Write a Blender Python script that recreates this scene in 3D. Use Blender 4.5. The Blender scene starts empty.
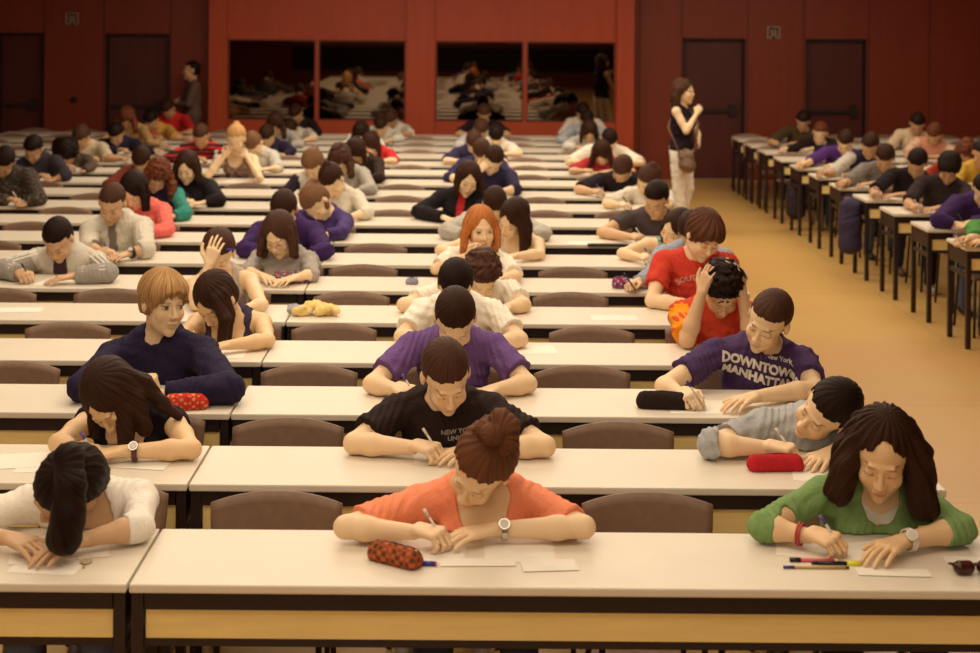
import bpy, bmesh, math, random
import numpy as np
from mathutils import Vector, Matrix
random.seed(7); RNG = np.random.default_rng(7)
SC = bpy.context.scene
COL = SC.collection

# ------------------------------------------------------------------ camera
F = 1431.0            # focal length in pixels of the 980 px wide frame
CAMZ = 2.44
VX, VY = 471.0, 14.0  # vanishing point of the rows
ROLL = 0.008
cam_data = bpy.data.cameras.new('camera'); cam = bpy.data.objects.new('camera', cam_data); COL.objects.link(cam)
cam_data.sensor_width = 36; cam_data.lens = 36*F/980
cam.matrix_world = Matrix.Translation((0, 0, CAMZ)) @ Matrix.Rotation(math.pi/2, 4, 'X') @ Matrix.Rotation(ROLL, 4, 'Z')
cam_data.shift_x = (490-VX)/980 ; cam_data.shift_y = -(326.5-VY)/980
cam_data.clip_end = 100
cam_data.dof.use_dof = True; cam_data.dof.focus_distance = 5.9; cam_data.dof.aperture_fstop = 2.9
SC.camera = cam

# ------------------------------------------------------------------ world, lights, exposure
w = bpy.data.worlds.new('world'); SC.world = w; w.use_nodes = True
w.node_tree.nodes['Background'].inputs[0].default_value = (1.0, .55, .42, 1)
w.node_tree.nodes['Background'].inputs[1].default_value = 0.17
SC.view_settings.view_transform = 'Standard'; SC.view_settings.look = 'None'
SC.view_settings.gamma = 1; SC.view_settings.exposure = 0.0
SC.cycles.use_denoising = True
def area(name, loc, sx, sy, power, col=(1, .86, .67), rot=(0, 0, 0)):
    l = bpy.data.lights.new(name, 'AREA'); l.shape = 'RECTANGLE'; l.size = sx; l.size_y = sy
    l.energy = power; l.color = col
    o = bpy.data.objects.new(name, l); COL.objects.link(o); o.location = loc; o.rotation_euler = rot
    return o
area('overhead_light', (-1.0, 3.2, 3.95), 6, 2.5, 106)
area('overhead_light', (-1.0, 7.0, 3.95), 6, 2.5, 150)
area('overhead_light', (-0.7, 11.0, 3.95), 6, 2.5, 165)
area('overhead_light', (-0.5, 15.5, 3.95), 6, 2.5, 225)
area('overhead_light', (4.8, 14.2, 3.95), 2.6, 8, 165)
area('overhead_light', (-1.0, -2.0, 3.95), 7, 2.0, 215, rot=(math.radians(35), 0, 0))  # fill added behind the camera, tilted forward to light faces and desk panels

# ------------------------------------------------------------------ geometry of the hall
ROW = 0.9; DESK = 0.46; TOPZ = 0.75
def dfar(i): return 4.68+ROW*i
def px2(px, py):
    return (px-VX)+ROLL*(py-VY), (py-VY)-ROLL*(px-VX)
def U(px, py, D):
    xs, ys = px2(px, py); return np.array([xs*D/F, D, CAMZ-ys*D/F])
def T(px, py, z=TOPZ):
    xs, ys = px2(px, py); D = (CAMZ-z)*F/ys; return np.array([xs*D/F, D, z])
def to_px(p):
    xs = p[0]/p[1]*F; ys = (CAMZ-p[2])/p[1]*F
    return VX+xs-ROLL*ys, VY+ys+ROLL*xs

# ------------------------------------------------------------------ materials
MATS = {}
def mat(name, col, rough=.55, metal=0, noise=None, bump=None, spec=.4, coat=0, attr=False, fn=None):
    if name in MATS: return MATS[name]
    m = bpy.data.materials.new(name); m.use_nodes = True
    nt = m.node_tree; b = nt.nodes['Principled BSDF']
    b.inputs['Base Color'].default_value = (*col, 1); b.inputs['Roughness'].default_value = rough
    b.inputs['Metallic'].default_value = metal; b.inputs['Specular IOR Level'].default_value = spec
    b.inputs['Coat Weight'].default_value = coat
    tc = nt.nodes.new('ShaderNodeTexCoord')
    if noise:   # (scale, amount, stretch)
        mp = nt.nodes.new('ShaderNodeMapping'); mp.inputs['Scale'].default_value = noise[2]
        nt.links.new(tc.outputs['Object'], mp.inputs[0])
        n = nt.nodes.new('ShaderNodeTexNoise'); n.inputs['Scale'].default_value = noise[0]; n.inputs['Detail'].default_value = 5
        nt.links.new(mp.outputs[0], n.inputs['Vector'])
        r = nt.nodes.new('ShaderNodeMapRange'); r.inputs[1].default_value = .3; r.inputs[2].default_value = .7
        r.inputs[3].default_value = 1-noise[1]; r.inputs[4].default_value = 1+noise[1]
        nt.links.new(n.outputs[0], r.inputs[0])
        mx = nt.nodes.new('ShaderNodeVectorMath'); mx.operation = 'SCALE'; mx.inputs[0].default_value = col
        nt.links.new(r.outputs[0], mx.inputs['Scale']); nt.links.new(mx.outputs[0], b.inputs['Base Color'])
    if bump:    # (scale, strength, dist)
        n = nt.nodes.new('ShaderNodeTexNoise'); n.inputs['Scale'].default_value = bump[0]; n.inputs['Detail'].default_value = 3
        nt.links.new(tc.outputs['Object'], n.inputs['Vector'])
        bp = nt.nodes.new('ShaderNodeBump'); bp.inputs['Strength'].default_value = bump[1]; bp.inputs['Distance'].default_value = bump[2]
        nt.links.new(n.outputs[0], bp.inputs['Height']); nt.links.new(bp.outputs[0], b.inputs['Normal'])
    if attr:
        a = nt.nodes.new('ShaderNodeAttribute'); a.attribute_name = 'Col'
        nt.links.new(a.outputs['Color'], b.inputs['Base Color'])
    if fn: fn(nt, b, tc)
    MATS[name] = m
    return m
def S(r, g, b):  # 0-255 sRGB -> linear
    return tuple((c/255/12.92 if c/255 <= .04045 else ((c/255+.055)/1.055)**2.4) for c in (r, g, b))

M_TOP = mat('desk_laminate', (.745, .660, .525), rough=.38, noise=(6, .02, (1, 1, 1)), bump=(180, .04, .001))
M_EDGE = mat('desk_edge', (.74, .60, .38), rough=.4)
M_PANEL = mat('panel_laminate', (.90, .68, .27), rough=.4, noise=(4, .06, (1, 1, 8)))
M_STEEL = mat('dark_steel', (.022, .010, .009), rough=.45)
M_CHAIR = mat('chair_plastic', (.215, .125, .076), rough=.42, noise=(30, .08, (1, 1, 1)), bump=(260, .08, .001))
M_CHROME = mat('brushed_metal', (.6, .55, .48), rough=.25, metal=1)
M_PAPER = mat('paper', (.86, .80, .68), rough=.7)
def ruled(nt, b, tc):
    wv = nt.nodes.new('ShaderNodeTexWave'); wv.bands_direction = 'Y'; wv.inputs['Scale'].default_value = 34
    wv.inputs['Distortion'].default_value = 1.5; wv.inputs['Detail'].default_value = 4; wv.inputs['Detail Scale'].default_value = 30
    nt.links.new(tc.outputs['Object'], wv.inputs['Vector'])
    n = nt.nodes.new('ShaderNodeTexNoise'); n.inputs['Scale'].default_value = 9; nt.links.new(tc.outputs['Object'], n.inputs['Vector'])
    m1 = nt.nodes.new('ShaderNodeMath'); m1.operation = 'MULTIPLY'; nt.links.new(wv.outputs['Fac'], m1.inputs[0]); nt.links.new(n.outputs[0], m1.inputs[1])
    r = nt.nodes.new('ShaderNodeMapRange'); r.inputs[1].default_value = .42; r.inputs[2].default_value = .62; nt.links.new(m1.outputs[0], r.inputs[0])
    mx = nt.nodes.new('ShaderNodeMix'); mx.data_type = 'RGBA'; mx.inputs[6].default_value = (.86, .80, .68, 1); mx.inputs[7].default_value = (.62, .58, .55, 1)
    nt.links.new(r.outputs[0], mx.inputs[0]); nt.links.new(mx.outputs[2], b.inputs['Base Color'])
M_WRITTEN = mat('written_paper', (.86, .80, .68), rough=.7, fn=ruled)

def floor_fn(nt, b, tc):
    n = nt.nodes.new('ShaderNodeTexNoise'); n.inputs['Scale'].default_value = .7; n.inputs['Detail'].default_value = 4
    mp = nt.nodes.new('ShaderNodeMapping'); mp.inputs['Scale'].default_value = (.6, 1.6, 1); nt.links.new(tc.outputs['Object'], mp.inputs[0]); nt.links.new(mp.outputs[0], n.inputs['Vector'])
    br = nt.nodes.new('ShaderNodeTexBrick'); br.inputs['Scale'].default_value = 1; br.inputs['Brick Width'].default_value = 2.4; br.inputs['Row Height'].default_value = 1.8
    br.inputs['Mortar Size'].default_value = .006; br.inputs['Color1'].default_value = (.62, .38, .115, 1); br.inputs['Color2'].default_value = (.58, .35, .11, 1); br.inputs['Mortar'].default_value = (.48, .28, .11, 1)
    nt.links.new(tc.outputs['Object'], br.inputs['Vector'])
    mx = nt.nodes.new('ShaderNodeMix'); mx.data_type = 'RGBA'; mx.inputs[7].default_value = (.60, .31, .12, 1)
    r = nt.nodes.new('ShaderNodeMapRange'); r.inputs[1].default_value = .45; r.inputs[2].default_value = .7; r.inputs[4].default_value = .8; nt.links.new(n.outputs[0], r.inputs[0])
    nt.links.new(r.outputs[0], mx.inputs[0]); nt.links.new(br.outputs['Color'], mx.inputs[6]); nt.links.new(mx.outputs[2], b.inputs['Base Color'])
M_FLOOR = mat('linoleum_floor', (.4, .25, .1), rough=.33, spec=.4, fn=floor_fn)
def wood(name, c, amt=.18):
    return mat(name, c, rough=.5, noise=(2.2, amt, (6, 6, .5)))
M_WOOD = wood('red_wood_panel', (.205, .028, .008), .07)
M_WOODL = wood('lighter_wood_panel', (.45, .060, .013), .07)
M_WOODD = wood('door_wood', (.085, .014, .008), .12)
M_RECESS = mat('dark_reveal', (.018, .004, .003), rough=.6)
M_CEIL = mat('ceiling_paint', (.55, .42, .30), rough=.9)
M_MIRROR = mat('mirror_glass', (.21, .16, .12), rough=.02, metal=1)
M_SKIN = mat('skin', (.7, .4, .25), rough=.52, attr=True, bump=(90, .05, .002))
def hair_fn(nt, b, tc):
    a = nt.nodes.new('ShaderNodeAttribute'); a.attribute_name = 'strand'
    c = nt.nodes.new('ShaderNodeAttribute'); c.attribute_name = 'Col'
    n = nt.nodes.new('ShaderNodeTexNoise'); n.inputs['Scale'].default_value = .45; n.inputs['Detail'].default_value = 6; n.inputs['Roughness'].default_value = .75
    nt.links.new(a.outputs['Vector'], n.inputs['Vector'])
    r = nt.nodes.new('ShaderNodeMapRange'); r.inputs[1].default_value = .3; r.inputs[2].default_value = .7; r.inputs[3].default_value = .35; r.inputs[4].default_value = 1.9
    nt.links.new(n.outputs[0], r.inputs[0])
    mx = nt.nodes.new('ShaderNodeVectorMath'); mx.operation = 'SCALE'
    nt.links.new(c.outputs['Color'], mx.inputs[0]); nt.links.new(r.outputs[0], mx.inputs['Scale']); nt.links.new(mx.outputs[0], b.inputs['Base Color'])
    bp = nt.nodes.new('ShaderNodeBump'); bp.inputs['Strength'].default_value = .8; bp.inputs['Distance'].default_value = .004
    nt.links.new(n.outputs[0], bp.inputs['Height']); nt.links.new(bp.outputs[0], b.inputs['Normal'])
M_HAIR = mat('hair', (.1, .05, .03), rough=.5, spec=.10, fn=hair_fn)
def cloth_fn(nt, b, tc):
    c = nt.nodes.new('ShaderNodeAttribute'); c.attribute_name = 'Col'
    n = nt.nodes.new('ShaderNodeTexNoise'); n.inputs['Scale'].default_value = 300
    nt.links.new(tc.outputs['Object'], n.inputs['Vector'])
    n2 = nt.nodes.new('ShaderNodeTexNoise'); n2.inputs['Scale'].default_value = 11; n2.inputs['Detail'].default_value = 3; n2.inputs['Distortion'].default_value = 1.5
    nt.links.new(tc.outputs['Object'], n2.inputs['Vector'])
    r = nt.nodes.new('ShaderNodeMapRange'); r.inputs[1].default_value = .3; r.inputs[2].default_value = .7; r.inputs[3].default_value = .88; r.inputs[4].default_value = 1.1
    nt.links.new(n.outputs[0], r.inputs[0])
    mx = nt.nodes.new('ShaderNodeVectorMath'); mx.operation = 'SCALE'
    nt.links.new(c.outputs['Color'], mx.inputs[0]); nt.links.new(r.outputs[0], mx.inputs['Scale']); nt.links.new(mx.outputs[0], b.inputs['Base Color'])
    bp = nt.nodes.new('ShaderNodeBump'); bp.inputs['Strength'].default_value = .42; bp.inputs['Distance'].default_value = .03
    nt.links.new(n2.outputs[0], bp.inputs['Height']); nt.links.new(bp.outputs[0], b.inputs['Normal'])
M_CLOTH = mat('cloth', (.5, .5, .5), rough=.85, spec=.15, fn=cloth_fn)

# ------------------------------------------------------------------ object helpers
def link(name, me, parent=None, m=None, smooth=False):
    o = bpy.data.objects.new(name, me); COL.objects.link(o)
    if parent is not None: o.parent = parent
    if m is not None:
        for mm in (m if isinstance(m, (list, tuple)) else [m]): me.materials.append(mm)
    if smooth: me.polygons.foreach_set('use_smooth', [True]*len(me.polygons))
    return o
def empty(name, loc=(0, 0, 0), rz=0):
    o = bpy.data.objects.new(name, None); COL.objects.link(o); o.location = loc; o.rotation_euler = (0, 0, rz)
    o.empty_display_size = .05
    return o
def tag(o, label, cat, group=None, kind=None):
    if label: o['label'] = label
    if cat: o['category'] = cat
    if group: o['group'] = group
    if kind: o['kind'] = kind
    return o
class MB:
    def __init__(s): s.bm = bmesh.new()
    def box(s, x0, x1, y0, y1, z0, z1, mi=0, bev=0, M=None):
        r = bmesh.ops.create_cube(s.bm, size=1)
        vs = r['verts']
        for v in vs:
            v.co = Vector(((x0+x1)/2+v.co.x*(x1-x0), (y0+y1)/2+v.co.y*(y1-y0), (z0+z1)/2+v.co.z*(z1-z0)))
            if M is not None: v.co = M @ v.co
        fs = set(f for v in vs for f in v.link_faces)
        for f in fs: f.material_index = mi
        if bev:
            es = list(set(e for v in vs for e in v.link_edges))
            bmesh.ops.bevel(s.bm, geom=es, offset=bev, segments=2, affect='EDGES', profile=.6)
        return s
    def tube(s, pts, r, n=8, mi=0, caps=True, r1=None):
        pts = [Vector(p) for p in pts]; rings = []
        up = Vector((0, 0, 1))
        for i, p in enumerate(pts):
            d = (pts[min(i+1, len(pts)-1)]-pts[max(i-1, 0)]).normalized()
            a = d.cross(up)
            if a.length < 1e-3: a = d.cross(Vector((1, 0, 0)))
            a.normalize(); b = d.cross(a)
            rr = r if r1 is None else r+(r1-r)*i/(len(pts)-1)
            rings.append([s.bm.verts.new(p+a*math.cos(t)*rr+b*math.sin(t)*rr) for t in [2*math.pi*k/n for k in range(n)]])
        for i in range(len(rings)-1):
            for k in range(n):
                f = s.bm.faces.new((rings[i][k], rings[i][(k+1) % n], rings[i+1][(k+1) % n], rings[i+1][k])); f.material_index = mi; f.smooth = True
        if caps:
            s.bm.faces.new(rings[0][::-1]).material_index = mi; s.bm.faces.new(rings[-1]).material_index = mi
        return s
    def mesh(s, name):
        bmesh.ops.recalc_face_normals(s.bm, faces=s.bm.faces)
        me = bpy.data.meshes.new(name); s.bm.to_mesh(me); s.bm.free(); return me
    def build(s, name, m, parent=None): return link(name, s.mesh(name), parent, m)
def struct(name, mb, m, label=None):
    o = mb.build(name, m); o['kind'] = 'structure'
    if label: o['label'] = label
    return o
def copy_tree(o, parent=None):
    c = o.copy(); COL.objects.link(c); c.parent = parent
    for ch in list(o.children): copy_tree(ch, c)
    return c

# ------------------------------------------------------------------ room shell
XL, XR, YB, YW, ZC = -8.6, 9.4, -6.0, 21.3, 4.0
struct('floor', MB().box(XL, XR, YB, YW+.4, -.1, 0), M_FLOOR)
struct('ceiling', MB().box(XL-.1, XR+.1, YB, YW+.4, ZC, ZC+.1), M_CEIL)
struct('wall_left', MB().box(XL-.1, XL, YB, YW+.4, 0, ZC), M_WOOD)
struct('wall_right', MB().box(XR, XR+.1, YB, YW+.4, 0, ZC), M_WOOD)
mb = MB().box(XL, XR, YB-.1, YB, 0, ZC)
struct('wall_rear', mb, M_WOOD)
struct('trim_1', MB().box(-6, 0.2, YB, YB+.03, 1.42, 1.62).box(1.2, 6, YB, YB+.03, 1.45, 1.66), mat('pale_board', (.45, .33, .22), rough=.7))
struct('trim_2', MB().box(-6, 6, YB, YB+.02, .5, 1.3), M_RECESS)

def wx(px, D=YW): return (px-VX)*D/F
def wz(py, D=YW): return CAMZ-(py-VY)*D/F
doors = [(-2, 44, 36), (105.5, 170, 36), (683, 746, 40), (806, 867, 41)]
# back wall around the door recesses
mb = MB(); edges = [XL]
cut = []
for a, b, t in doors:
    x0, x1 = wx(a), wx(b); cut.append((x0, x1, 2.11))
xs = XL
for x0, x1, z in cut:
    mb.box(xs, x0, YW, YW+.3, 0, ZC); mb.box(x0, x1, YW, YW+.3, z, ZC); xs = x1
mb.box(xs, XR, YW, YW+.3, 0, ZC)
struct('wall_back', mb, M_WOOD)
# panel joints on the back wall
mb = MB()
for p in (44.5, 104, 171, 640, 682, 748, 804, 869, 930):
    x = wx(p); mb.box(x-.006, x+.006, YW-.004, YW, 0, ZC)
struct('trim_3', mb, M_RECESS)
for n, (x0, x1, z) in enumerate(cut):
    d = MB().box(x0+.03, x1-.03, YW+.12, YW+.17, .01, z-.03)
    o = d.build('door_%d' % (n+1), M_WOODD); o['kind'] = 'structure'
    f = MB().box(x0, x0+.03, YW+.02, YW+.2, 0, z).box(x1-.03, x1, YW+.02, YW+.2, 0, z).box(x0, x1, YW+.02, YW+.2, z-.03, z)
    f.build('door_frame', M_RECESS, o)
    h = MB().box(x0+.08, x1-.12, YW+.06, YW+.09, 1.0, 1.05).box(x0+.10, x0+.14, YW+.08, YW+.12, 1.0, 1.05).box(x1-.22, x1-.13, YW+.05, YW+.12, .95, 1.12)
    h.build('push_bar', M_STEEL, o)
# central projecting wall with mirrors
YC = 21.0
cx0, cx1 = wx(210, YC), wx(634, YC)
mir = [(228, 316), (318.5, 406), (436, 524), (527, 616)]
mz0, mz1 = wz(122, YC), wz(41, YC)
mb = MB()
mb.box(cx0, cx1, YC, YW, 0, mz0).box(cx0, cx1, YC, YW, mz1, ZC)
xx = [cx0]
for a, b in mir: xx += [wx(a, YC), wx(b, YC)]
xx.append(cx1)
for k in range(0, len(xx), 2): mb.box(xx[k], xx[k+1], YC, YW, mz0, mz1)
mb.box(cx0, cx1, YC+.10, YW, mz0, mz1)
struct('wall_centre', mb, M_WOODL)
mb = MB()
for a, b in ((210, 228), (407, 435), (607+10, 634)):
    mb.box(wx(a, YC), wx(b, YC), YC-.07, YC, 0, ZC)
struct('pillar_trim', mb, M_WOODL)
mnames = ['wide dark mirror set in the panelled wall, nearest the standing man in grey',
          'dark mirror in the panelled wall just beside the middle pillar, over the red sleeve',
          'dark mirror above the hunched student in dark tee at the back desk',
          'dark mirror in the panelled wall nearest the woman with the shoulder bag']
for (a, b), lb in zip(mir, mnames):
    r = empty('wall_mirror', ((wx(a, YC)+wx(b, YC))/2, YC+.05, mz0)); hw = (wx(b, YC)-wx(a, YC))/2; H = mz1-mz0
    tag(r, lb, 'mirror', 'mirrors in the back wall')
    MB().box(-hw+.015, hw-.015, 0, .02, .015, H-.015).build('mirror_glass', M_MIRROR, r)
    MB().box(-hw, -hw+.02, -.02, .045, 0, H).box(hw-.02, hw, -.02, .045, 0, H).box(-hw+.02, hw-.02, -.02, .045, 0, .02).box(-hw+.02, hw-.02, -.02, .045, H-.02, H).build('frame', M_WOOD, r)
# pictogram plates
M_PLATE = mat('sign_plate', (.05, .012, .010), rough=.4); M_WHITE = mat('sign_line', (.42, .26, .18), rough=.5)
for px, py, lb in ((72.5, 22, 'small square pictogram plate with a doorway mark beside the two dark doors'),
                   (773.5, 30, 'small square pictogram plate with a doorway mark over the standing woman\'s side')):
    r = empty('wall_sign', (wx(px), YW-.002, wz(py)-.10)); tag(r, lb, 'sign', 'pictogram plates on the back wall')
    MB().box(-.10, .10, -.012, 0, 0, .20).build('plate', M_PLATE, r)
    g = MB()
    for a in ((-.095, -.075, .01, .19), (.075, .095, .01, .19), (-.075, .075, .175, .19), (-.075, -.03, .01, .025), (.03, .075, .01, .025),
              (-.04, -.022, .02, .14), (.022, .04, .02, .14), (-.022, .022, .125, .14), (-.008, .008, .05, .105)):
        g.box(a[0], a[1], -.018, -.012, a[2], a[3])
    g.build('pictogram', M_WHITE, r)
kn = MB().tube([(0, 0, 0), (0, -.03, 0)], .05, n=16).build('wall_button', M_RECESS); kn.location = (wx(74.5), YW, wz(103))
tag(kn, 'small round dark button on the wood panel between two doors', 'button')

# ------------------------------------------------------------------ desks and chairs
def ordw(i):
    return ['first', 'second', 'third', 'fourth', 'fifth', 'sixth', 'seventh', 'eighth', 'ninth', 'tenth', 'eleventh', 'twelfth', 'thirteenth',
            'fourteenth', 'fifteenth', 'sixteenth', 'seventeenth', 'eighteenth', 'nineteenth'][i]
W = 2.712
def make_desk():
    r = empty('desk')
    h = W/2
    b = MB().box(-h, h, 0, DESK, TOPZ-.027, TOPZ, bev=.006)
    b.build('tabletop', M_TOP, r)
    for s in (-1, 1):
        x = s*(h-.022)
        for y in (.03, DESK-.03):
            MB().box(x-.017, x+.017, y-.017, y+.017, 0, TOPZ-.028).build('leg', M_STEEL, r)
        MB().box(x-.015, x+.015, .047, DESK-.047, .60, TOPZ-.028).box(x-.012, x+.012, .047, DESK-.047, .52, .55).build('side_rail', M_STEEL, r)
    MB().box(-h+.045, h-.045, .02, .05, .668, TOPZ-.028).box(-h+.045, h-.045, DESK-.05, DESK-.02, .69, TOPZ-.028).build('apron', M_STEEL, r)
    MB().box(-h+.045, h-.045, .03, .045, .580, .664).build('modesty_panel', M_PANEL, r)
    MB().box(-h+.045, h-.045, .03, .05, .556, .578).box(-h+.045, h-.045, .05, .12, .570, .579).build('shelf', M_STEEL, r)
    return r
desk0 = make_desk(); used = False
blocks = [('outermost', -5.06-.005, 5, 18), ('middle-left', -2.36, 0, 18), ('centre', .36, 0, 18), ('aisle-side', 3.66+W/2, 7, 18), ('far wall side', 3.66+W*1.5+.06, 12, 18)]
BNAME = {'outermost': 'the outermost column', 'middle-left': 'the blond boy\'s column', 'centre': 'the centre column', 'aisle-side': 'the aisle\'s far column', 'far wall side': 'the last far column'}
def in_view(x0, x1, D, z=TOPZ):
    a = to_px((x0, D, z))[0]; b = to_px((x1, D, z))[0]
    return b > -5 and a < 985
for bn, cx, i0, i1 in blocks:
    for i in range(i0, i1):
        y = dfar(i)-DESK
        if not in_view(cx-W/2, cx+W/2, y): continue
        d = desk0 if not used else copy_tree(desk0); used = True
        d.location = (cx, y, 0)
        tag(d, 'long cream desk, %s from the front in %s' % (ordw(i-i0 if i0 == 0 else i-i0), BNAME[bn]) if i0 == 0
            else 'long cream desk, %s from the back wall in %s' % (ordw(17-i), BNAME[bn]), 'desk', 'rows of long cream exam desks')

def chair_parts():
    # backrest shell, curved in plan with an arched top
    bm = bmesh.new(); n, m = 16, 7; vs = []
    for side in (0, 1):
        g = []
        for j in range(m+1):
            row = []
            for i in range(n+1):
                u = -1+2*i/n; v = j/m
                hw = .228-.02*(1-v)**2
                top = .775-.036*abs(u)**2.2; z = .53+(top-.53)*v
                x = u*hw; y = .02*(1-u*u)+.035*v-.0 + (0 if side == 0 else .010)
                row.append(bm.verts.new((x, y, z)))
            g.append(row)
        vs.append(g)
    for s, g in enumerate(vs):
        for j in range(m):
            for i in range(n):
                q = (g[j][i], g[j][i+1], g[j+1][i+1], g[j+1][i])
                bm.faces.new(q if s == 0 else q[::-1])
    a, b = vs
    for i in range(n):
        bm.faces.new((a[0][i], b[0][i], b[0][i+1], a[0][i+1])); bm.faces.new((a[m][i+1], b[m][i+1], b[m][i], a[m][i]))
    for j in range(m):
        bm.faces.new((a[j+1][0], b[j+1][0], b[j][0], a[j][0])); bm.faces.new((a[j][n], b[j][n], b[j+1][n], a[j+1][n]))
    bmesh.ops.recalc_face_normals(bm, faces=bm.faces)
    back = bpy.data.meshes.new('chair_back'); bm.to_mesh(back); bm.free(); back.polygons.foreach_set('use_smooth', [True]*len(back.polygons))
    back.materials.append(M_CHAIR)
    seat = MB().box(-.21, .21, -.40, .0, .435, .452, bev=.008).mesh('chair_seat'); seat.materials.append(M_CHAIR)
    legs = []
    for sx in (-1, 1):
        legs.append(MB().tube([(sx*.19, -.36, .434), (sx*.21, -.40, 0)], .011).mesh('chair_leg'))
        legs.append(MB().tube([(sx*.205, .03, .60), (sx*.195, 0, .43), (sx*.21, .05, 0)], .011).mesh('chair_leg'))
    for l in legs: l.materials.append(M_STEEL)
    return back, seat, legs
CB, CS, CL = chair_parts()
jb = bmesh.new()
for me, mi in [(CB, 0), (CS, 0)]+[(l, 1) for l in CL]:
    n0 = len(jb.faces); jb.from_mesh(me)
    jb.faces.ensure_lookup_table()
    for f in jb.faces[n0:]: f.material_index = mi
CJ = bpy.data.meshes.new('chair_joined'); jb.to_mesh(CJ); jb.free(); CJ.materials.append(M_CHAIR); CJ.materials.append(M_STEEL)
def chair(x, y, label, detail):
    if detail:
        r = empty('chair', (x, y, 0))
        link('backrest', CB, r); link('seat', CS, r)
        for l in CL: link('leg', l, r)
    else:
        r = bpy.data.objects.new('chair', CJ); COL.objects.link(r); r.location = (x, y, 0)
    tag(r, label, 'chair', 'dark plastic chairs behind the desks')
    return r
OCC = []     # (block name, row, x) of seated people, filled below

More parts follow.
